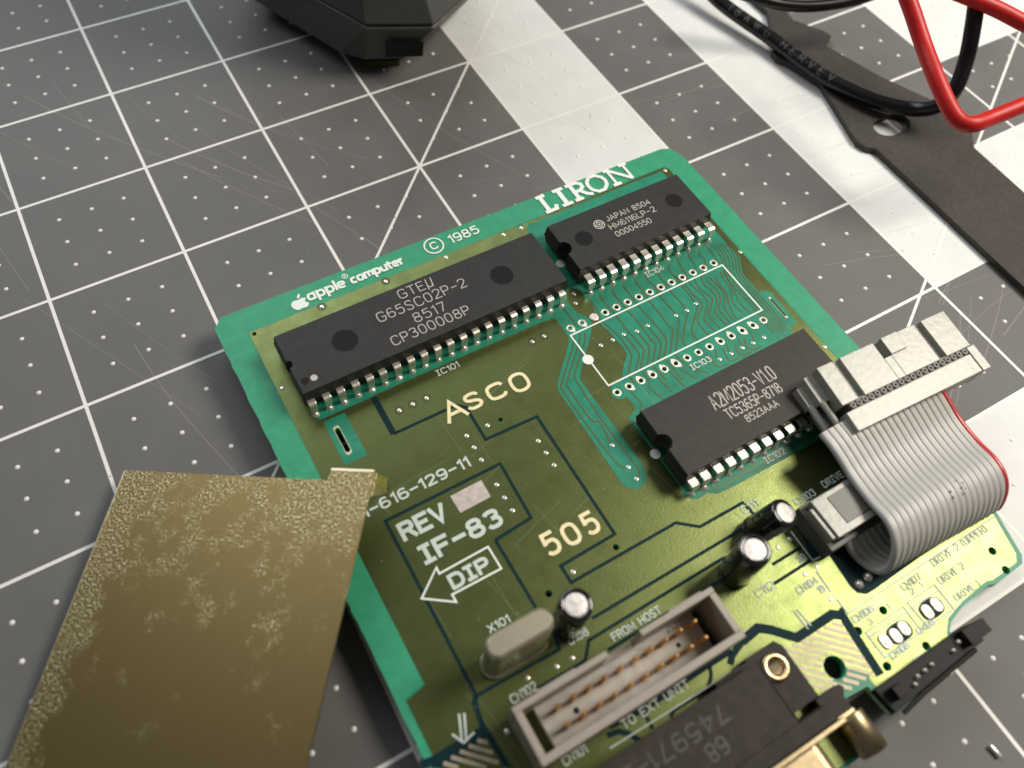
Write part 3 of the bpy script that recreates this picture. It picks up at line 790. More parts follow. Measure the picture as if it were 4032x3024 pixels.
def hatch(poly, ang, pitch, w, name):
    P = [Vector(p) for p in poly]
    c = sum(P, Vector((0, 0))) / len(P)
    d = Vector((math.cos(ang), math.sin(ang)))
    nn = Vector((-d.y, d.x))
    k = -30
    while k < 30:
        off = k * pitch
        xs = []
        for i in range(len(P)):
            a, b = P[i], P[(i + 1) % len(P)]
            fa, fb = (a - c).dot(nn) - off, (b - c).dot(nn) - off
            if fa * fb < 0:
                q = a + (b - a) * (fa / (fa - fb))
                xs.append((q - c).dot(d))
        xs.sort()
        for i in range(0, len(xs) - 1, 2):
            if xs[i + 1] - xs[i] > w:
                A = c + nn * off + d * (xs[i] + .02)
                B = c + nn * off + d * (xs[i + 1] - .02)
                hc = Vector((DATA['drill'][-1][0] * TH, DATA['drill'][-1][1] * TH))
                segs = [(A, B)]
                dist = (hc - A).dot(nn)
                R = DATA['drill'][-1][2] * TH + .02
                if abs(dist) < R:
                    m0 = (hc - A).dot(d)
                    hh = math.sqrt(R * R - dist * dist)
                    ln = (B - A).length
                    if 0 < m0 < ln:
                        segs = [(A, A + d * (m0 - hh)), (A + d * (m0 + hh), B)]
                for a, b in segs:
                    if (b - a).dot(d) > .03:
                        m = MB()
                        m.strip([a, b], w, Z_WIN + .001, th=.003)
                        m.build(name, 'bare_tan', board)
        k += 1


hatch(hp, math.radians(-45), .098, .058, 'bare_stripe')
hatch(t(DATA['hatch2']), math.radians(-45), .098, .055, 'bare_stripe')

# vias, pads
for x, y in DATA['halo']:
    m = MB()
    m.disc(x * TH, y * TH, .34 * TH, Z_POUR + .0016, 20)
    m.build('via_halo', 'halo', board)
v0 = None
for x, y in DATA['via']:
    if v0 is None:
        m = MB()
        m.lathe([(.04, 0), (.038, .004), (.024, .0085), (0.0001, .0075)], n=14)
        v0 = m.build('via', 'solder', board)
        v0.location = (x * TH, y * TH, Z_POUR)
    else:
        link_copy(v0, board, (x * TH, y * TH, Z_POUR))
r0 = None


def ring_mesh(ri, ro, n=20):
    m = MB()
    m.lathe([(ri, -.02), (ri, .002), (ri + .008, .0045), (ro - .008, .004), (ro, 0)], n=n, open_=True)
    return m


pads = [(k, 0) for k in range(14) if k != 2] + [(k, -6) for k in range(14)]
for i, (x, y) in enumerate(pads):
    if r0 is None:
        r0 = ring_mesh(.165 * TH, .30 * TH).build('ring_pad', 'tin', board)
        r0.location = (x * TH, y * TH, Z_WIN + .001)
    else:
        c = link_copy(r0, board, (x * TH, y * TH, Z_WIN + .001))
        c.rotation_euler = (0, 0, rr.uniform(0, 6))
# teardrop tails on some ring pads
for x, y, a in [(0, 0, -70), (1, 0, -70), (2, -6, 105), (3, -6, 105), (4, -6, 105), (5, -6, 105), (5, -6, -60), (9, -6, 115), (10, -6, 100), (11, -6, 110), (11, -6, -70), (12, -6, 120), (12, -6, -60), (1, -6, -60)]:
    a = math.radians(a)
    m = MB()
    c, s = math.cos(a), math.sin(a)
    px, py = x * TH, y * TH
    m.prism([(px + (.2 * c - .25 * s) * TH, py + (.2 * s + .25 * c) * TH), (px + (.2 * c + .25 * s) * TH, py + (.2 * s - .25 * c) * TH), (px + (.46 * c + .05 * s) * TH, py + (.46 * s - .05 * c) * TH), (px + (.46 * c - .05 * s) * TH, py + (.46 * s + .05 * c) * TH)], .002, Z_WIN + .0025)
    m.build('pad_tail', 'tin', board)
m = MB()
m.lathe([(.36 * TH, 0), (.34 * TH, .012), (.25 * TH, .022), (.12 * TH, .012), (.04 * TH, .02), (.0001, .018)], 2 * TH + .01, 0, n=18)
o = m.build('filled_pad', 'tin', board)
o.location.z = Z_WIN
for (x, y) in DATA['solder']:
    m = MB()
    m.lathe([(.30 * TH, 0), (.28 * TH, .03), (.12 * TH, .07), (.0001, .075)], x * TH, y * TH, n=18)
    o = m.build('solder_joint', 'solder', board)
    o.location.z = Z_WIN
# jumper pads at the two drive selectors
cp = DATA['cpad']
for a, b in ((0, 1), (2, 3)):
    cx, cy = (cp[a][0] + cp[b][0]) / 2 * TH, (cp[a][1] + cp[b][1]) / 2 * TH
    m = MB()
    P = []
    for k in range(24):
        q = 2 * PI * k / 24
        P.append((cx + .86 * TH * math.copysign(abs(math.cos(q)) ** .7, math.cos(q)), cy + .56 * TH * math.copysign(abs(math.sin(q)) ** .7, math.sin(q))))
    m.prism(P, .003, Z_GAP)
    m.build('mask_opening', 'mask_gap', board)
for i, (x, y) in enumerate(cp):
    m = MB()
    R = [(.32, 0), (.31, .018), (.25, .024), (.15, .015), (.09, .022), (.0001, .026)]
    rings = []
    for r, z in R:
        rings.append([(x * TH + r * TH * math.cos(2 * PI * k / 24), y * TH + (r * math.sin(2 * PI * k / 24) + math.copysign(.15, math.sin(2 * PI * k / 24 + 1e-6))) * TH * (1 if r > .2 else .6), Z_GAP - .001 + z) for k in range(24)])
    m.loft(rings, True, True, True)
    m.build('jumper_pad', 'tin', board)
# pale ragged glass fibre round the slots
for sp, r1 in ((sp1, .13), (sp2, .15)):
    c = sum((Vector(p) for p in sp), Vector((0, 0))) / len(sp)
    out = []
    for p in sp:
        d = Vector(p) - c
        out.append(tuple(c + d + d.normalized() * (.036 + rr.uniform(0, .02))))
    m = MB()
    n = len(sp)
    m.add([(a, b, -.05) for a, b in sp] + [(a, b, Z_WIN + .003) for a, b in sp] + [(a, b, Z_WIN + .0005) for a, b in out],
          [(k, (k + 1) % n, n + (k + 1) % n, n + k) for k in range(n)] + [(n + k, n + (k + 1) % n, 2 * n + (k + 1) % n, 2 * n + k) for k in range(n)])
    m.build('slot_rim', mat('fibre_rim' + str(r1), (.62, .60, .38), .6, noise=.2, nscale=30), board)

m = MB()
m.prism(sp2, -.12, -.03)
m.build('slot_wall', 'fibre_rim0.15', board)

# ------------------------------------------------------------------ printed lettering on the board
SILK = [
    ('iC101', -10.15, -8.45, .80, .5, .085), ('iC104', 7.6, 9.25, 1.17, .5, .085), ('iC103', 5.7, 7.45, -7.08, .5, .085),
    ('iC102', 5.7, 7.4, -15.24, .5, .085), ('CN103', 5.5, 7.2, -18.5, .52, .085), ('DRiVE 1', 7.95, 10.2, -18.43, .52, .085),
    ('C111', 2.15, 3.42, -17.28, .55, .085), ('C112', -.5, .92, -21.93, .55, .085), ('CN104', 1.85, 3.45, -23.0, .5, .085),
    ('19', 3.0, 3.5, -23.6, .48, .085), ('20', 3.18, 3.75, -21.51, .5, .085), ('CN107', 7.68, 9.3, -26.0, .5, .085),
    ('2', 7.95, 8.3, -26.42, .42, .08), ('1', 8.85, 9.0, -26.42, .42, .08), ('CN108', 3.65, 5.28, -26.0, .5, .085),
    ('3', 4.4, 4.72, -26.5, .42, .08), ('1', 6.1, 6.25, -26.4, .42, .08), ('DRiVE 2 (UPPER)', 10.5, 15.4, -25.82, .5, .085),
    ('DRiVE 2', 10.05, 12.25, -26.85, .5, .085), ('DRiVE 1', 10.15, 12.25, -28.1, .46, .085), ('CN106', 4.15, 5.65, -28.65, .48, .08),
    ('CN105', 6.6, 8.0, -28.4, .45, .08), ('C108', -11.85, -10.5, -18.7, .52, .085), ('X101', -15.5, -14.1, -15.86, .5, .085),
    ('CN102', -16.3, -14.65, -19.83, .55, .085), ('FROM HOST', -9.5, -6.05, -19.77, .52, .085), ('TO EXT UNiT', -11.65, -7.1, -23.94, .52, .085),
    ('CN101', -15.45, -13.95, -23.88, .52, .085),
    ('1-616-129-11', -18.75, -11.35, -6.12, .78, .14), ('REV', -17.35, -14.2, -8.63, 1.28, .27), ('iF-83', -16.9, -11.4, -10.52, 1.28, .27),
    ('DiP', -16.15, -13.5, -12.65, 1.0, .22), ('1985', -3.85, -1.35, 10.7, .84, .13),
]
for i, (s, x0, x1, y, h, w) in enumerate(SILK):
    lettering(s, x0 * TH, y * TH, x1 * TH, h * TH, w * TH, Z_SILK, 'printed_lettering', 'silk_white' if h > .7 and y > 5 else 'silk', board)
lettering('apple', -15.32 * TH, 10.6 * TH, -12.35 * TH, .98 * TH, .19 * TH, Z_SILK, 'brand_lettering', 'silk_white', board, gap=.24)
lettering('compvter', -12.0 * TH, 10.6 * TH, -7.7 * TH, .90 * TH, .19 * TH, Z_SILK, 'brand_lettering', 'silk_white', board, gap=.24)
m = MB()
m.strip([(-12.17 * TH + .21 * TH * math.cos(2 * PI * k / 20), 11.52 * TH + .21 * TH * math.sin(2 * PI * k / 20)) for k in range(20)], .06 * TH, Z_SILK, closed=True)
lettering('R', -12.26 * TH, 11.40 * TH, -12.07 * TH, .24 * TH, .05 * TH, Z_SILK, '', '', None, mb=m)
m.build('registered_mark', 'silk_white', board)
# apple emblem: body with a bite on the right, leaf above
ax, ay = -15.95, 10.72
body = [(0, .42), (.16, .5), (.36, .5), (.52, .40), (.58, .34), (.44, .22), (.40, .06), (.44, -.1), (.60, -.22), (.52, -.40), (.38, -.58), (.24, -.60), (.08, -.55), (0, -.54), (-.10, -.56), (-.26, -.60), (-.40, -.52), (-.56, -.28), (-.62, 0), (-.60, .22), (-.5, .40), (-.34, .50), (-.16, .50)]
m = MB()
m.prism(t([(ax + a, ay + b * .8) for a, b in chaikin(body, True, 1)]), .001, Z_SILK)
m.prism(t([(ax + .0, ay + .46), (ax + .02, ay + .62), (ax + .12, ay + .78), (ax + .28, ay + .86), (ax + .29, ay + .72), (ax + .20, ay + .56)]), .001, Z_SILK)
m.build('apple_emblem', 'silk_white', board)
m = MB()
m.strip([((-5.12 + .72 * math.cos(2 * PI * k / 36)) * TH, (11.15 + .72 * math.sin(2 * PI * k / 36)) * TH) for k in range(36)], .12 * TH, Z_SILK, closed=True)
lettering('C', -5.42 * TH, 10.8 * TH, -4.82 * TH, .72 * TH, .12 * TH, Z_SILK, '', '', None, mb=m)
m.build('copyright_mark', 'silk_white', board)
# LIRON in stepped serif capitals
m = MB()


def st(pts, w=.32):
    m.strip(t(pts), w * TH, st.z)
    st.z += .0004


st.z = Z_SILK
B0, T0 = 10.15, 11.8
st([(4.2, T0), (5.0, T0)]); st([(4.55, T0), (4.55, B0)], .36); st([(4.2, B0), (5.2, B0), (5.35, B0 + .4)])
st([(5.75, T0), (6.7, T0)]); st([(6.2, T0), (6.2, B0)], .4); st([(5.75, B0), (6.7, B0)])
st([(6.95, T0), (7.9, T0), (8.25, T0 - .25), (8.25, T0 - .6), (7.9, T0 - .85), (7.35, T0 - .85)]); st([(7.35, T0), (7.35, B0)], .36); st([(6.95, B0), (7.7, B0)]); st([(7.8, T0 - .85), (8.2, B0 + .25), (8.65, B0)])
st([(9.2, T0), (9.75, T0), (10.2, T0 - .4), (10.3, 11), (10.2, B0 + .4), (9.75, B0), (9.2, B0), (8.8, B0 + .4), (8.7, 11), (8.8, T0 - .4), (9.2, T0)], .3)
st([(10.6, T0), (11.2, T0)]); st([(11.0, T0), (12.5, B0)], .3); st([(10.95, T0), (10.95, B0)], .24); st([(10.6, B0), (11.35, B0)]); st([(12.5, B0), (12.5, T0)], .24); st([(12.1, T0), (12.85, T0)])
m.build('model_lettering', 'silk_white', board)
# cream stamped markings
m = MB()
for ch, x0, x1, y0, h in (('A', -11.25, -9.65, -2.78, 1.62), ('S', -9.6, -8.35, -2.62, 1.32), ('C', -7.95, -6.55, -2.7, 1.3), ('O', -6.2, -4.8, -2.95, 1.55)):
    lettering(ch, x0 * TH, y0 * TH, x1 * TH, h * TH, .24 * TH, Z_SILK, '', '', None, mb=m)
m.build('stamped_lettering', 'cream_ink', board)
m = MB()
for ch, x0, x1, y0, h in (('5', -10.15, -9.1, -13.72, 1.55), ('0', -8.78, -7.65, -13.78, 1.5), ('5', -7.3, -6.3, -13.78, 1.55)):
    lettering(ch, x0 * TH, y0 * TH, x1 * TH, h * TH, .25 * TH, Z_SILK, '', '', None, mb=m)
m.build('stamped_lettering', 'cream_ink', board)
m = MB()
m.prism(t(DATA['revrect']), .001, Z_SILK - .002)
m.build('revision_patch', 'silver_label', board)
m = MB()
m.strip(t(DATA['arrow']), .12 * TH, Z_SILK, closed=True)
m.build('arrow_outline', 'silk_white', board)
m = MB()
for s in DATA['darr']:
    st.z += .0003
    m.strip(t(s), .12 * TH, Z_SILK + .0005 * len(m.f))
m.build('double_arrow', 'silk', board)
for i, s in enumerate(DATA['silkl']):
    m = MB()
    m.strip(t(s), .09 * TH, Z_SILK + .0004 * (i % 4))
    m.build('outline_mark', 'silk', board)
m = MB()
m.strip(t(DATA['rect']), .12 * TH, Z_SILK, closed=True)
m.build('socket_outline', 'silk_white', board)
for i, (x, y) in enumerate(DATA['rectdot'] + DATA['icdot']):
    m = MB()
    m.disc(x * TH, y * TH, .40 * TH if i == 0 else .36 * TH, Z_SILK + .001, 24)
    m.build('pin_one_dot', 'silk_white', board)
# dust and flux specks
m = MB()
for k in range(150):
    x, y = rr.uniform(-19.8, 15), rr.uniform(-24, 9.5)
    r = rr.choice((.015, .02, .025, .035)) * TH
    m.disc(x * TH, y * TH, r, Z_SILK + .001, 5, r * rr.uniform(.5, 1))
o = m.build('dust_specks', 'silk', board)
o['kind'] = 'stuff'
# fine handling scratches in the mask
m = MB()
for k in range(46):
    x, y = rr.uniform(-19, 2) * TH, rr.uniform(-22, 0) * TH
    a = rr.choice((rr.uniform(0, .35), rr.uniform(-1.6, -1.2)))
    ln = rr.uniform(.3, 1.6)
    m.strip([(x, y), (x + math.cos(a) * ln, y + math.sin(a) * ln)], .0035, Z_POUR + .003 + k * .00002)
o = m.build('mask_scratches', 'trace_pale', board)
o['kind'] = 'stuff'


# ------------------------------------------------------------------ chips
def chip(old, x0, x1, y0, y1, ztop, notch_r, notch_y, m_body, pins_x, rows, pin_w, tip_w, notes, corner=.0):
    zb, zm = .10, .315
    ox0, ox1, oy0, oy1 = old

    def fx(x):
        return x0 + (x - ox0) * (x1 - x0) / (ox1 - ox0)

    def fy(y):
        return y0 + (y - oy0) * (y1 - y0) / (oy1 - oy0)

    def outline(ins, z):
        X0, X1, Y0, Y1 = x0 * TH + ins, x1 * TH - ins, y0 * TH + ins, y1 * TH - ins
        P = [(X0, Y0), (X1, Y0), (X1, Y1), (X0, Y1)]
        r = notch_r * TH
        ny = notch_y * TH
        for k in range(11):
            q = PI / 2 - PI * k / 10
            P.append((X0 + r * math.cos(q) * (1 if abs(math.cos(q)) > 1e-3 else 0), ny + r * math.sin(q)))
        return [(a, b, z) for a, b in P]
    m = MB()
    g = .028
    m.loft([outline(g, zb), outline(-g * .0 - .01, zm - .012), outline(-.01, zm + .012), outline(.0, zm + .03), outline(g * .7, ztop * .1)])
    ob = m.build('chip', m_body, board, bevel=.010)
    pin0 = {}
    for row_y, sgn in rows:
        ye = (y0 if sgn < 0 else y1) * TH
        yr = row_y * TH
        for x in pins_x:
            key = sgn
            if key not in pin0:
                m = MB()
                w, w2, th = pin_w / 2, tip_w / 2, .027
                # shoulder leaving the body, knee, leg down to the board
                prof = [(ye - sgn * .03, zm, w), (yr - sgn * .045, zm, w), (yr - sgn * .012, zm - .012, w), (yr, zm - .05, w), (yr + sgn * .004, .15, w), (yr + sgn * .004, .115, w2), (yr, .005, w2)]
                top, bot = [], []
                for i, (py, pz, pw) in enumerate(prof):
                    a = prof[max(i - 1, 0)]
                    b = prof[min(i + 1, len(prof) - 1)]
                    ty, tz = b[0] - a[0], b[1] - a[1]
                    l = math.hypot(ty, tz)
                    ny_, nz_ = -tz / l * sgn, ty / l * sgn
                    if nz_ < 0 and i < 2:
                        ny_, nz_ = -ny_, -nz_
                    if i >= 2 and ny_ * sgn < 0:
                        ny_, nz_ = -ny_, -nz_
                    top.append((py + ny_ * th / 2, pz + nz_ * th / 2, pw))
                    bot.append((py - ny_ * th / 2, pz - nz_ * th / 2, pw))
                rings = [[(-a[2], a[0], a[1]), (a[2], a[0], a[1]), (b[2], b[0], b[1]), (-b[2], b[0], b[1])] for a, b in zip(top, bot)]
                m.loft(rings)
                p = m.build('pin', 'pin_metal', ob, bevel=.004)
                p.location = (x * TH, 0, 0)
                m = MB()
                m.lathe([(.068, 0), (.06, .012), (.042, .035), (.022, .05), (.0001, .053)], n=14)
                s = m.build('solder_fillet', 'solder', ob)
                s.location = (x * TH, yr - sgn * .0, Z_WIN)
                pin0[key] = (p, s)
            else:
                q = link_copy(pin0[key][0], ob, (x * TH + rr.uniform(-.004, .004), 0, 0))
                q.rotation_euler = (rr.uniform(-.006, .006), rr.uniform(-.02, .02), rr.uniform(-.003, .003))
                q = link_copy(pin0[key][1], ob, (x * TH, yr, Z_WIN))
                q.rotation_euler = (0, 0, rr.uniform(0, 6))
                q.scale = (rr.uniform(.8, 1.15), rr.uniform(.85, 1.2), rr.uniform(.7, 1.25))
    zt = ztop * .1
    for cx, cy, r in notes.get('marks', []):
        m = MB()
        m.lathe([(r * TH, .0008), (r * TH - .008, .0004), (.0001, .0004)], fx(cx) * TH, fy(cy) * TH, n=32)
        q = m.build('mould_mark', 'chip_mark', ob)
        q.location.z = zt
    for cx, cy, r in notes.get('dots', []):
        m = MB()
        m.disc(fx(cx) * TH, fy(cy) * TH, r * TH, zt + .001, 20)
        m.build('printed_dot', 'silver_label', ob)
    for s, a, b, y, h, w in notes['text']:
        lettering(s, fx(a) * TH, fy(y) * TH, fx(b) * TH, h * TH, w * TH * .86, zt + .001, 'chip_lettering', 'chip_ink', ob)
    return ob


c1 = chip((-18.86, 1.32, 2.68, 7.77), -18.90, 1.12, 2.44, 7.54, 5.3, .30, 5.0, 'chip_black', [-18.5 + k for k in range(20)], [(2.0, -1), (8.0, 1)], .125, .105,
          dict(marks=[(-14.75, 5.28, .87), (-2.7, 5.25, .84), (-18.28, 3.6, .27)], dots=[(-17.68, 3.57, .23)],
               text=[('GTEu', -9.98, -7.3, 6.6, .8, .075), ('G65SC02P-2', -12.1, -5.32, 5.5, .82, .075), ('8517', -9.93, -7.52, 4.36, .8, .075), ('CP300008P', -12.08, -6.2, 3.36, .78, .075)]))
c1['label'] = 'long forty-pin processor chip'
c2 = chip((2.51, 14.66, 3.06, 7.75), 2.31, 14.38, 2.82, 7.52, 5.3, .58, 5.1, 'chip_black', [3 + k for k in range(12)], [(2.0, -1), (8.0, 1)], .14, .06,
          dict(marks=[(4.4, 5.45, .69), (12.72, 5.48, .68)],
               text=[('JAPAN 8504', 6.92, 10.95, 6.0, .52, .07), ('HM6116LP-2', 6.7, 10.9, 5.2, .55, .07), ('00004550', 6.74, 9.95, 4.42, .52, .07)]))
c2['label'] = 'twenty-four-pin memory chip'
m = MB()
zt = .531
for r, w in ((.40, .08), (.22, .07)):
    m.strip([((5.95 + r * math.cos(2 * PI * k / 24)) * TH, (5.83 + r * math.sin(2 * PI * k / 24)) * TH) for k in range(24)], w * TH, zt, closed=True)
m.disc(5.95 * TH, 5.83 * TH, .09 * TH, zt, 12)
for k in range(4):
    q = PI / 2 * k
    m.strip([((5.95 + .26 * math.cos(q)) * TH, (5.83 + .26 * math.sin(q)) * TH), ((5.95 + .36 * math.cos(q)) * TH, (5.83 + .36 * math.sin(q)) * TH)], .07 * TH, zt + .0003)
m.build('maker_emblem', 'chip_ink', c2)
c3 = chip((-.34, 13.84, -13.83, -8.51), -.52, 13.59, -13.93, -8.64, 5.3, .58, -11.25, 'chip_brown', [k for k in range(14)], [(-14.5, -1), (-8.5, 1)], .15, .06,
          dict(text=[('A2M2053-V1.0', 4.15, 9.5, -10.9, 1.12, .1), ('TC5365P-8718', 4.55, 9.15, -11.9, .78, .085), ('8523AAA', 5.5, 8.2, -12.64, .54, .07)]))
c3['label'] = 'twenty-eight-pin rom chip'


# ------------------------------------------------------------------ electrolytic capacitors
def capacitor(base, top, r, label, seed):
    a, b = Vector(base) * TH, Vector(top) * TH
    L_ = (b - a).length
    m = MB()
    m.lathe([(r * .86, .0), (r * .98, .02), (r, .05), (r, .09), (r * .93, .11), (r * .93, .135), (r, .16), (r, L_ - .045), (r * .96, L_ - .015), (r * .86, L_), (r * .66, L_ + .001), (r * .655, L_ - .008)], n=36)
    o = m.build('capacitor', 'sleeve_black', board)
    o['label'] = label
    q = (b - a).to_track_quat('Z', 'Y')
    o.location = a
    o.rotation_mode = 'QUATERNION'
    o.rotation_quaternion = q
    m = MB()
    m.lathe([(r * .66, L_ - .003), (r * .6, L_ + .001), (.0001, L_ + .001)], n=28)
    m.build('can_top', 'cap_top', o)
    m = MB()
    for k in range(3):
        a0 = 2 * PI * k / 3
        m.strip([(0, 0), (r * .55 * math.cos(a0), r * .55 * math.sin(a0))], .012, L_ + .002 + k * .0003)
    m.build('vent_score', 'solder', o)
    # pale negative stripe on the sleeve
    m = MB()
    n = 8
    vs, fs = [], []
    for k in range(n + 1):
        q_ = seed + .95 * k / n
        for z in (.17, L_ - .05):
            vs.append(((r + .0012) * math.cos(q_), (r + .0012) * math.sin(q_), z))
    for k in range(n):
        fs.append((2 * k, 2 * k + 2, 2 * k + 3, 2 * k + 1))
    m.add(vs, fs, True)
    m.build('polarity_stripe', 'sleeve_grey', o)
    # dashes printed on the stripe and value marks beside it
    m = MB()
    for j in range(4):
        z = .28 + j * (L_ - .4) / 4
        for s0, s1 in ((seed + .35, seed + .6), (seed + 1.5, seed + 1.62), (seed + 1.72, seed + 1.84)):
            vs = []
            for q_ in (s0, (s0 + s1) / 2, s1):
                for dz in (0, .016 if s1 - s0 > .2 else .05):
                    vs.append(((r + .0024) * math.cos(q_), (r + .0024) * math.sin(q_), z + dz))
            m.add(vs, [(0, 2, 3, 1), (2, 4, 5, 3)])
    m.build('sleeve_marks', 'sleeve_print', o)
    return o


capacitor((-11.35, -17.62, .15), (-11.41, -17.58, 4.3), .245, 'capacitor beside the crystal', 3.6)
capacitor((-.82, -20.0, .2), (-.88, -19.9, 4.25), .25, 'upright capacitor above the box header', 3.3)
capacitor((1.75, -18.5, .35), (2.75, -18.88, 3.15), .238, 'capacitor leaning to the right', 2.6)

# ------------------------------------------------------------------ crystal
m = MB()


def stadium(hl, r, z, cx, cy, n=10):
    P = []
    for s in (1, -1):
        for k in range(n + 1):
            q = (-PI / 2 if s > 0 else PI / 2) + PI * k / n
            P.append((cx + s * hl + r * math.cos(q), cy + r * math.sin(q), z))
    return P


cx, cy = -14.8 * TH, -17.42 * TH
prof = [(.215, .03), (.215, .06), (.20, .07), (.182, .085), (.178, .16), (.178, 1.04), (.172, 1.09), (.155, 1.125), (.13, 1.14)]
m.loft([stadium(.335, r, z, cx, cy) for r, z in prof], True, True, True)
for p in range(len(m.sm) - 60, len(m.sm)):
    pass
m.build('crystal', 'crystal_can', board)

# ------------------------------------------------------------------ empty box header with gold pins
hx0, hx1, hy0, hy1 = -16.95 * TH, -4.05 * TH, -23.42 * TH, -20.28 * TH
hz = .90
wt = .42 * TH
m = MB()
ring = [(hx0, hy0), (hx1, hy0), (hx1, hy1), (hx0, hy1)]
iy1 = hy1 - .09
m.box(hx0, hx1, hy0, hy0 + .11, .02, hz)                      # near wall
kx0, kx1 = -11.15 * TH, -9.0 * TH                              # polarising gap in the far wall
m.box(hx0, kx0, iy1, hy1, .02, hz)
m.box(kx1, hx1, iy1, hy1, .02, hz)
m.box(kx0, kx1, iy1 + .002, hy1 - .002, .02, .30)
m.box(hx0 + .001, hx0 + wt, hy0 + .11, iy1, .021, hz - .001)
m.box(hx1 - wt, hx1 - .001, hy0 + .11, iy1, .021, hz - .001)
hd = m.build('box_header', 'header_plastic', board, bevel=.012)
hd['label'] = 'empty box header'
m = MB()
m.box(-15.55 * TH, -5.0 * TH, hy0 + .11, iy1, .03, .26)
m.build('header_floor', 'header_floor', hd)
m = MB()
m.box(-15.3 * TH, -13.0 * TH, hy1, hy1 + .03, .1, .8)
m.box(-6.8 * TH, -4.6 * TH, hy1, hy1 + .03, .1, .8)
m.build('side_rib', 'header_plastic', hd)
m = MB()
m.disc(-13.6 * TH, -21.85 * TH, .045, .261, 16)
m.build('moulding_hole', 'hole_dark', hd)
m = MB()
m.disc(-6.7 * TH, -21.8 * TH, .035, .261, 16)
m.build('moulding_hole', 'hole_dark', hd)
lettering('20', -6.9 * TH, -21.0 * TH, -6.1 * TH, .5 * TH, .07 * TH, .262, 'moulded_number', 'plug_dark', hd)
g0 = None
for i in range(10):
    for yy in (-21.3, -22.3):
        if g0 is None:
            m = MB()
            s = .032
            m.loft([[(a * s, b * s, z) for a, b in ((-1, -1), (1, -1), (1, 1), (-1, 1))] for z in (.2, .60)] , True, False)
            m.loft([[(a * q, b * q, z) for a, b in ((-1, -1), (1, -1), (1, 1), (-1, 1))] for z, q in ((.60, s), (.64, s * .5))], False, True)
            g0 = m.build('gold_pin', 'gold', hd)
            g0.location = ((-14.5 + i) * TH - .02, yy * TH, 0)
        else:
            link_copy(g0, hd, ((-14.5 + i) * TH - .02, yy * TH, 0))

# ------------------------------------------------------------------ D-sub connector at the near edge
m = MB()
dz = .62
m.prism(t([(-21, -28.3), (-3.95, -28.3), (-3.95, -24.75), (-21, -24.75)]), .02, dz)
db = m.build('edge_connector', 'db_plastic', board, bevel=.015)
db['label'] = 'dark brown D-sub connector'
m = MB()
m.prism(t([(-3.93, -27.9), (-1.45, -27.9), (-1.45, -24.75), (-1.75, -24.3), (-3.93, -24.3)]), .02, .26)
m.build('mounting_ear', 'db_plastic', db, bevel=.01)
m = MB()
m.prism(t([(-6.3, -24.75), (-3.95, -24.75), (-3.95, -24.45), (-6.3, -24.45)]), .02, .34)
m.build('rear_ledge', 'db_plastic', db, bevel=.01)
m = MB()
m.prism(t([(-3.98, -28.2), (-3.86, -28.2), (-3.86, -24.8), (-3.98, -24.8)]), .2, dz + .012)
m.build('edge_ridge', 'db_plastic', db, bevel=.006)
m = MB()
m.lathe([(.20, .0), (.205, .03), (.185, .05), (.14, .052), (.112, .03), (.10, -.06), (.05, -.08), (.0001, -.05)], -2.62 * TH, -25.5 * TH, n=36)
o = m.build('rivet', 'brass_rivet', db)
o.location.z = .26
m = MB()
m.prism(t([(-21, -29.2), (-1.95, -29.2), (-1.95, -28.3), (-21, -28.3)]), -.25, .64)
m.build('flange', 'db_plastic', db, bevel=.015)
m = MB()
m.prism(t([(-1.86, -29.3), (-.3, -29.3), (-.3, -28.6), (.05, -28.2), (-.1, -27.95), (-1.86, -27.95)]), -.1, .30)
m.build('flange_foot', 'db_plastic', db, bevel=.015)
m = MB()
m.box(-21 * TH, -.25 * TH, -29.5 * TH, -29.25 * TH, -.6, .30)
m.box(-21 * TH, -1.7 * TH, -29.5 * TH, -29.25 * TH, .29, .66)
m.build('shell_plate', 'brass_shell', db, bevel=.01)
m = MB()
m.loft([[(a, y, b) for a, b in [(-20.6 * TH, -.5), (-4.2 * TH, -.5), (-3.6 * TH, -.2), (-3.2 * TH, .22), (-3.35 * TH, .42), (-3.75 * TH, .5), (-20.6 * TH, .5)]] for y in (-29.45 * TH, -32.0 * TH)], True, True)
m.build('shell', 'brass_shell', db, bevel=.05)
m = MB()
m.cyl((-.62 * TH, -29.5 * TH, .22), (-.62 * TH, -31.55 * TH, .22), .21, .21, n=28)
m.cyl((-.62 * TH, -31.55 * TH, .22), (-.62 * TH, -31.66 * TH, .22), .21, .19, n=28)
m.build('jack_post', 'brass_shell', db, bevel=.02)
for s_, xa_, xb_, yy_ in (('745971-2', -13.6, -6.95, -26.3), ('68', -9.2, -7.9, -27.55)):
    tm = lettering(s_, xa_ * TH, yy_ * TH, xb_ * TH, (yy_ and .95) * TH, .13 * TH, dz + .004, '', '', None, mb=MB())
    cx_, cy_ = (xa_ + xb_) / 2 * TH, (yy_ + .45) * TH
    tm.v = [(2 * cx_ - a, 2 * cy_ - b_, c_) for a, b_, c_ in tm.v]
    tm.build('moulded_lettering', 'db_raised', db)


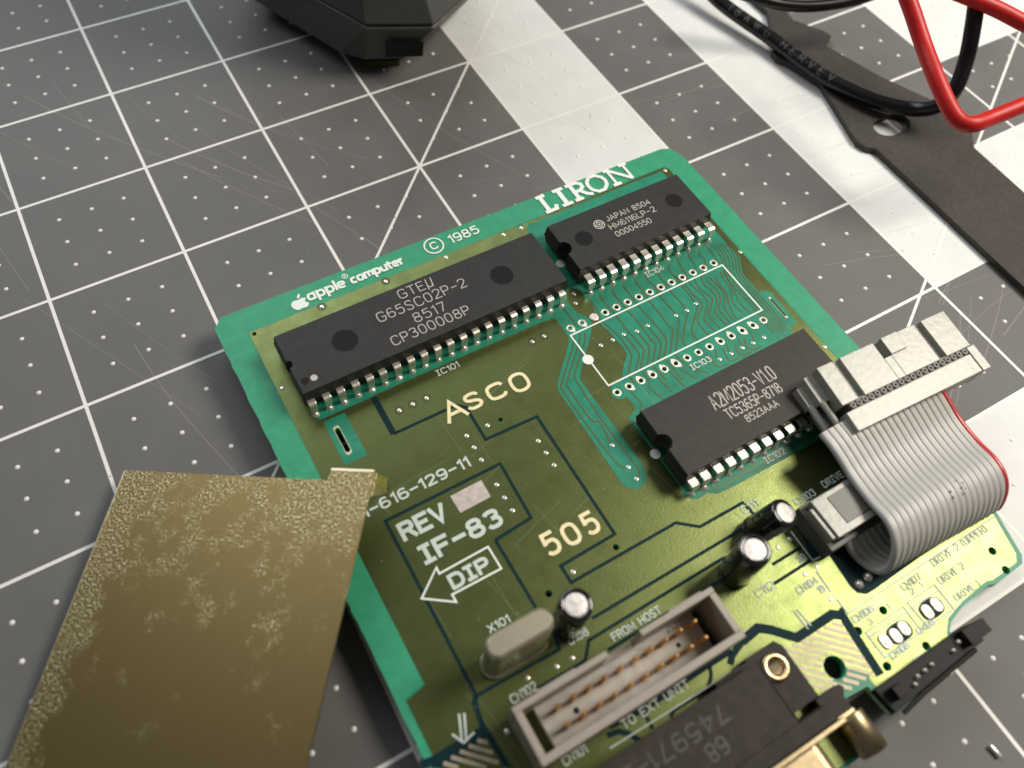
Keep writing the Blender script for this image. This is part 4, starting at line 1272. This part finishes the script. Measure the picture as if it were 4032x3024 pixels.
# ------------------------------------------------------------------ shrouded header for the ribbon, on the board
m = MB()
ax0, ax1, ay0, ay1 = 4.55 * TH, 17.3 * TH, -22.0 * TH, -18.8 * TH
m.box(ax0, ax1, ay0, ay0 + .08, .02, .40)
m.box(ax0, ax1, ay1 - .08, ay1, .02, .40)
m.box(ax0 + .001, ax0 + .1, ay0 + .08, ay1 - .08, .021, .40)
m.box(ax1 - .1, ax1 - .001, ay0 + .08, ay1 - .08, .021, .40)
m.box(ax0 + .1, ax1 - .1, ay0 + .08, ay1 - .08, .03, .2)
h2 = m.build('box_header', 'header_dark', board, bevel=.01)
h2['label'] = 'shrouded header holding the ribbon plug'

# ------------------------------------------------------------------ black pin strip along the near right edge
m = MB()
m.prism(t([(1.9, -30.75), (9.4, -30.45), (9.45, -29.35), (8.9, -29.25), (1.7, -29.25)]), .02, .17)
pj = m.build('pin_strip', 'jumper_black', board, bevel=.01)
pj['label'] = 'black pin strip along the board edge'
m = MB()
m.prism(t([(8.2, -30.25), (9.9, -30.2), (9.9, -29.4), (8.2, -29.3)]), .05, .32)
m.build('end_block', 'jumper_black', pj, bevel=.01)
m = MB()
m.prism(t([(2.3, -30.3), (3.0, -30.3), (3.0, -29.6), (2.3, -29.6)]), .2, .33)
m.build('end_block', 'jumper_black', pj, bevel=.01)
for x, y in ((3.9, -30.2), (4.35, -29.95), (4.95, -29.92), (5.55, -29.88), (7.25, -29.95), (7.9, -29.75)):
    m = MB()
    m.lathe([(.035, .12), (.035, .21), (.02, .235), (.0001, .24)], x * TH, y * TH, n=12)
    m.build('strip_pin', 'solder', pj)
m = MB()
m.tube([(2.2 * TH, -30.95 * TH, .22), (4 * TH, -30.75 * TH, .22), (8.4 * TH, -30.55 * TH, .22)], .035, 8)
m.build('support_bar', 'jumper_black', pj)
m = MB()
m.prism(t([(6.1, -30.85), (7.1, -30.75), (7.1, -30.5), (6.1, -30.6)]), .05, .20)
m.build('white_tab', 'silk_white', pj, bevel=.01)
board_far_post = None

# ================================================================== ribbon cable with its two plugs
rib = empty('ribbon_cable', 'grey ribbon cable with a red edge wire looping from a grey socket plug', 'ribbon cable')
rib.matrix_world = board.matrix_world.copy()
PATH = [(8.0, -15.9, 3.2), (8.0, -16.9, 3.15), (8.0, -17.9, 2.95), (7.93, -19.1, 2.75), (7.78, -20.7, 2.85), (7.6, -22.0, 3.2), (7.4, -23.05, 3.1), (7.15, -23.85, 2.5), (6.9, -24.4, 1.35), (6.7, -24.3, .45), (6.35, -23.6, .30), (6.1, -22.9, .45), (5.95, -22.3, .75), (5.9, -21.5, 1.2)]
sm = catmull(PATH, 5)
wr = .0615
for i in range(20):
    m = MB()
    off = (i + .5) * .127
    k = i / 19
    P = []
    for j, p in enumerate(sm):
        w_ = math.sin(min(1, j / len(sm)) * PI)
        P.append((p.x * TH + off, p.y * TH - .14 * k * w_, p.z * TH - .17 * k * w_ * min(1, max(0, p.z - .5))))
    m.tube(P, wr, 8)
    o = m.build('wire', 'ribbon_red' if i == 19 else 'ribbon_grey', rib)
    if i == 19:
        o['label'] = 'red edge wire'
# web between the wires, on both faces
n = len(sm)
for sgn in (1, -1):
    m = MB()
    vs, fs = [], []
    for j, p in enumerate(sm):
        d = (sm[min(j + 1, n - 1)] - sm[max(j - 1, 0)])
        nr = Vector((0, -d.z, d.y)).normalized() * .042 * sgn
        for k in range(20):
            kk = k / 19
            w_ = math.sin(min(1, j / n) * PI)
            vs.append((p.x * TH + .0635 + kk * 2.413, p.y * TH - .14 * kk * w_ + nr.y, p.z * TH - .17 * kk * w_ * min(1, max(0, p.z - .5)) + nr.z))
    for j in range(n - 1):
        for k in range(19):
            a = j * 20 + k
            fs.append((a, a + 1, a + 21, a + 20))
    m.add(vs, fs, True)
    m.build('web', 'ribbon_grey', rib)

m = MB()
for k in range(14):
    j = rr.choice((26, 27, 28, 29, 30))
    p = sm[j]
    kk = rr.choice((.50, .52, .60, .62, .64))
    w_ = math.sin(min(1, j / n) * PI)
    c = Vector((p.x * TH + .0635 + kk * 2.413, p.y * TH - .14 * kk * w_, p.z * TH - .17 * kk * w_ * min(1, max(0, p.z - .5))))
    nr = Vector((0, -(sm[j + 1] - sm[j - 1]).z, (sm[j + 1] - sm[j - 1]).y)).normalized()
    if nr.z < 0:
        nr = -nr
    u = Vector((1, 0, 0))
    v = nr.cross(u)
    c += nr * .066 + v * rr.uniform(-.05, .05)
    s_ = rr.uniform(.012, .028)
    m.add([c + u * s_ * .5, c + v * s_, c - u * s_ * .5, c - v * s_], [(0, 1, 2, 3)])
m.build('ink_smudge', 'chip_mark', rib)['kind'] = 'stuff'

pp = DATA['plug']
rv = Vector(pp[:3])
Rp = Matrix.Rotation(rv.length, 4, rv.normalized())
plug = MB()
LX, WY = 1.385, pp[6] / 20
DEP = .50
seam = -.145


# grooved body, face up at z = 0
plug.box(-LX, -1.07, seam + .012, WY, -DEP, 0)
plug.box(-1.07, -.91, seam + .012, WY, -DEP, -.10)
plug.box(-.91, -.20, seam + .012, WY, -DEP, -.0005)
plug.box(-.20, -.04, seam + .012, .28, -DEP, -.0008)
plug.box(-.20, -.04, .28, WY, -DEP, -.16)
plug.box(-.04, .70, seam + .012, WY, -DEP, -.0004)
plug.box(.70, .86, seam + .012, WY, -DEP, -.10)
plug.box(.86, LX, seam + .012, WY, -DEP, 0)
pl = plug.build('socket_plug', 'plug_grey', rib, bevel=.008)
pl.matrix_local = Matrix.Translation(Vector(pp[3:6]) / 10) @ Rp
pl['label'] = 'upper grey socket plug lying on the chip'
m = MB()
m.box(-.055, .29, .285, WY + .004, -.02, .045)
m.build('key_bump', 'plug_grey', pl, bevel=.008)
m = MB()
m.box(-LX - .02, LX - .12, -WY, seam - .115, -DEP, -.004)
m.box(LX - .12, LX + .05, -WY - .01, seam + .0, -DEP, .015)
m.build('strain_cover', 'plug_grey', pl, bevel=.008)
m = MB()
m.box(-1.27, 1.30, seam - .12, seam + .03, -DEP + .02, -.030)
m.build('cable_slit', 'plug_dark', pl)
# scalloped end of the flat cable in the seam
ce = None
for i in range(20):
    x = -1.215 + i * .1275
    m = MB()
    m.lathe([(.022, .0), (.022, .016), (.046, .016), (.062, .010), (.062, -.02)], n=6, open_=True)
    if ce is None:
        ce = m.build('wire_end', 'cable_end', pl)
        ce.location = (x, seam - .048, -.010)
    else:
        link_copy(ce, pl, (x, seam - .048 + (.0 if i % 2 else .004), -.010))
# left end: latch ears and cheeks; a dark box colours in the recess's shade
m = MB()
m.box(-LX - .18, -LX + .01, .08, WY - .02, -DEP - .02, -.20)
m.cyl((-LX - .13, .10, -.22), (-LX - .13, -WY - .05, -.22), .055, n=14)
m.cyl((-LX - .24, .16, -.40), (-LX - .24, -WY - .12, -.40), .065, n=14)
m.box(-LX - .30, -LX - .1, .12, WY - .10, -DEP - .1, -.36)
m.build('end_cheek', 'plug_grey', pl, bevel=.01)
m = MB()
m.box(-LX - .22, -LX - .02, -WY - .02, .06, -DEP - .1, -.44)
m.build('end_recess_shade', 'plug_dark', pl)

# lower plug, pushed into the header
m = MB()
m.box(5.05 * TH, 17.0 * TH, -21.6 * TH, -18.95 * TH, .12, .60)
p2 = m.build('socket_plug', 'plug_grey', rib, bevel=.012)
p2['label'] = 'lower grey socket plug in the header'
m = MB()
m.box(6.1 * TH, 16.0 * TH, -21.15 * TH, -19.25 * TH, .595, .612)
m.build('top_shade_panel', 'plug_dark', p2, bevel=.02)  # darker grey paints in the shade lying on the plug's top
m = MB()
m.box(4.72 * TH, 4.98 * TH, -21.5 * TH, -19.35 * TH, .1, .56)
m.build('latch', 'plug_grey', p2, bevel=.012)

# ================================================================== brass shield plate with a bent tab
BP = [Vector(p) / 10 for p in DATA['brass']]
TL_, N1, N2, TR_, BR_, BL_ = BP
xa = (TR_ - TL_)
nrm = (BL_ - TL_).cross(TR_ - TL_).normalized()
if nrm.z < 0:
    nrm = -nrm
ya = -(BL_ - TL_).normalized()
xa = ya.cross(nrm).normalized()
MX = Matrix(((xa.x, ya.x, nrm.x, TL_.x), (xa.y, ya.y, nrm.y, TL_.y), (xa.z, ya.z, nrm.z, TL_.z), (0, 0, 0, 1)))
inv = MX.inverted()
lp = [inv @ p for p in BP]
W_ = lp[3].x
Lh = 5.6
th = .032
m = MB()
pts = [(0, 0), (lp[1].x, lp[1].y), (lp[2].x, lp[2].y), (lp[3].x, lp[3].y), (W_ + .0, -Lh), (0, -Lh)]
m.prism(pts, -th, 0)
brass = m.build('shield_plate', 'tarnished_brass', bevel=.012)
brass.matrix_world = MX
tag(brass, 'tarnished brass shield plate leaning across the lower left corner of the board', 'metal plate')
m = MB()
m.box(-.012, .012, -Lh, -.01, -th, .004)
m.build('sheared_edge', 'brass_edge', brass, bevel=.004)
m = MB()
m.box(lp[2].x, lp[3].x - .02, lp[2].y - .03, lp[2].y + .016, -th, .004)
m.build('sheared_edge', 'brass_edge', brass, bevel=.004)
m = MB()
# tab bent down from the right-hand corner to the board
foot = inv @ (board.matrix_world @ Vector((-4.31, -1.28, .02)))
a0, a1 = Vector((W_ - .012, lp[3].y - .02, -.01)), Vector((W_ - .012, lp[3].y - .40, -.01))
b1 = foot + Vector((0, -.04, 0))
b0 = foot + Vector((-.02, .22, .06))
n_ = (a1 - a0).cross(b0 - a0).normalized() * .045
m.add([a0, a1, b1, b0, a0 + n_, a1 + n_, b1 + n_, b0 + n_], [(0, 3, 2, 1), (4, 5, 6, 7), (0, 1, 5, 4), (1, 2, 6, 5), (2, 3, 7, 6), (3, 0, 4, 7)])
m.build('bent_tab', 'tarnished_brass', brass, bevel=.008)

# ================================================================== black tool body at the top edge
V = lambda pts, z: [(x * IN, y * IN, z) for x, y in pts]
low = [(2.49, -.5), (2.92, -1.59), (3.08, -1.77), (3.39, -1.91), (3.82, -1.69), (4.34, -1.39), (4.9, .2), (3.2, .9)]
mid = [(2.40, -.30), (2.90, -1.36), (3.10, -1.83), (3.62, -2.08), (3.95, -1.90), (4.46, -1.55), (5.0, .2), (3.2, 1.0)]
top_ = [(2.46, -.20), (2.95, -1.25), (3.13, -1.72), (3.60, -1.96), (3.90, -1.78), (4.36, -1.45), (4.9, .2), (3.2, 1.0)]
m = MB()
bot = [(2.75, -.3), (3.1, -1.2), (3.2, -1.45), (3.42, -1.55), (3.7, -1.42), (4.0, -1.2), (4.5, .1), (3.3, .6)]
m.loft([V(bot, .03), V(low, .45), V(mid, 1.30), V([(a + (3.7 - a) * .012, b_ + (-.6 - b_) * .012) for a, b_ in mid], 1.34)])
tool = m.build('power_tool', 'tool_grey', bevel=.03)
tag(tool, 'blurred dark grey faceted plastic tool body at the top edge of the mat', 'tool')
m = MB()
m.loft([V([(a + (3.7 - a) * .02, b_ + (-.6 - b_) * .02) for a, b_ in mid], 1.34), V([(a + (3.7 - a) * .02, b_ + (-.6 - b_) * .02) for a, b_ in mid], 1.40)])
m.build('seam', 'seam_grey', tool)
m = MB()
m.loft([V([(a + (3.7 - a) * .004, b_ + (-.6 - b_) * .004) for a, b_ in mid], 1.395), V(top_, 2.0), V(top_, 6.0)])
m.build('upper_housing', 'tool_grey', tool, bevel=.03)
m = MB()
m.prism([(3.12 * IN, -1.66 * IN), (3.40 * IN, -1.78 * IN), (3.44 * IN, -1.68 * IN), (3.16 * IN, -1.56 * IN)], .02, .16)
m.build('yellow_foot', 'tool_yellow', tool, bevel=.02)
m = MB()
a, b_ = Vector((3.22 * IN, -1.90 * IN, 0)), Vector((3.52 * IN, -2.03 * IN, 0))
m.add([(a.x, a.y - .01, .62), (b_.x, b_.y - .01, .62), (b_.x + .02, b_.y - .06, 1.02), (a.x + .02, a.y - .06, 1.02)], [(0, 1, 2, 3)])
m.build('recess_shade', 'hole_dark', tool)  # flat black patch paints a recess's shade onto the face

# ================================================================== flat black bracket
m = MB()
br = [(6.58, -8.6), (6.575, -6.2), (6.59, -4.62), (6.50, -4.60), (6.46, -4.48), (6.70, -3.78), (6.60, -3.36), (6.57, -3.22), (6.64, -3.18), (6.95, -2.72), (6.9, -2.2), (7.3, -2.2), (7.10, -2.9), (7.27, -3.22), (7.27, -3.29), (7.13, -3.40), (6.95, -3.75), (7.2, -4.15), (7.52, -4.42), (7.62, -4.75), (7.39, -5.05), (7.37, -5.7), (7.37, -8.6)]
br = [(6.58, -8.6), (6.575, -6.2), (6.59, -4.66), (6.52, -4.60), (6.50, -4.50), (6.72, -3.76), (6.64, -3.40), (6.58, -3.30), (6.60, -3.20), (6.68, -3.16), (6.95, -2.70), (6.95, -2.2), (7.25, -2.2), (7.10, -2.92), (7.27, -3.20), (7.28, -3.28), (7.13, -3.36), (7.30, -3.95), (7.49, -4.38), (7.60, -4.80), (7.39, -5.05), (7.37, -5.7), (7.37, -8.6)]
m.prism([(x * IN, y * IN) for x, y in br], .01, .16)
brk = m.build('bracket', 'bracket_black', bevel=.02)
tag(brk, 'flat matt black bracket with a small oval hole lying on the white stripes', 'bracket')
cb = MB()
hp_ = [(6.93 + .12 * math.cos(2 * PI * k / 16) + .07 * math.copysign(1, math.cos(2 * PI * k / 16)), -4.49 + .11 * math.sin(2 * PI * k / 16)) for k in range(16)]
cb.prism([(x * IN, y * IN) for x, y in hp_], -1, 1)
cbo = cb.build('hole_cutter', 'hole_dark')
mdf = brk.modifiers.new('hole', 'BOOLEAN')
mdf.operation = 'DIFFERENCE'
mdf.object = cbo
mdf.solver = 'EXACT'
dg = bpy.context.evaluated_depsgraph_get()
me = bpy.data.meshes.new_from_object(brk.evaluated_get(dg))
brk.modifiers.clear()
brk.data = me
bpy.data.objects.remove(cbo)
bpy.data.objects.remove(cutter)

# ================================================================== loose test-lead wires
WD = DATA['wires']


def wire(key, r, name, m_, label):
    P = catmull([tuple(c / 10 for c in p) for p in WD[key]], 8)
    mb = MB()
    mb.tube(P, r, 16)
    o = mb.build(name, m_)
    tag(o, label, 'wire')
    return o, P


bw, bp_ = wire('black', .165, 'insulated_wire', 'wire_black', 'thick black insulated wire with pale printing curving across the bracket')
wire('red', .158, 'insulated_wire', 'wire_red', 'red insulated wire sharply bent at the upper right, in front')
wire('red2', .158, 'insulated_wire', 'wire_red', 'short length of red wire crossing the upper right corner behind')
wire('black2', .13, 'insulated_wire', 'wire_black', 'blurred black wire sagging across the top edge near the bracket')
# printing along the black wire
txt = '18AWG HERVEV'
mb = MB()
C0 = Vector(DATA['cam']['C']) / 10
ln = [0]
for a, b_ in zip(bp_, bp_[1:]):
    ln.append(ln[-1] + (b_ - a).length)


def along(s):
    for k in range(len(ln) - 1):
        if ln[k + 1] >= s:
            f_ = (s - ln[k]) / (ln[k + 1] - ln[k])
            return bp_[k].lerp(bp_[k + 1], f_), (bp_[k + 1] - bp_[k]).normalized()
    return bp_[-1], (bp_[-1] - bp_[-2]).normalized()


side = Vector((-.35, -.5, .8)).normalized()
s0 = 1.45
for c in txt:
    wd, strokes = GL[c]
    for kind, pts in strokes:
        P = [(px * .19, py * .19) for px, py in pts]
        if kind in 'CO':
            P = chaikin(P, kind == 'O', 1)
        if kind == 'O':
            P.append(P[0])
        Q = [P[0]]
        for p_ in P[1:]:
            a_, c_ = Vector(Q[-1]), Vector(p_)
            k_ = max(1, int((c_ - a_).length / .03))
            Q += [tuple(a_.lerp(c_, i_ / k_)) for i_ in range(1, k_ + 1)]
        P = Q
        tm = MB()
        tm.strip(P, .018, 0)
        vs = []
        for vx, vy, _ in tm.v:
            c_, d_ = along(s0 + vx)
            upv = (side - d_ * side.dot(d_)).normalized()
            lat = upv.cross(d_)
            ang = (vy - .095) / .167
            vs.append(c_ + (upv * math.cos(ang) - lat * math.sin(ang) * -1) * .1668)
        mb.add(vs, tm.f)
    if c != ' ':
        mb.build('printed_letter', 'wire_ink', bw)
    mb = MB()
    s0 += wd * .19 + .17

# ================================================================== a snipped component lead on the mat
m = MB()
m.cyl((0, .04, .036), (.02, -.15, .036), .036, n=12)
o = m.build('wire_offcut', 'solder', bevel=.008)
o.location = (9.79, -21.84, .005)
tag(o, 'tiny bright snipped metal lead lying on the mat at the lower right', 'metal offcut')
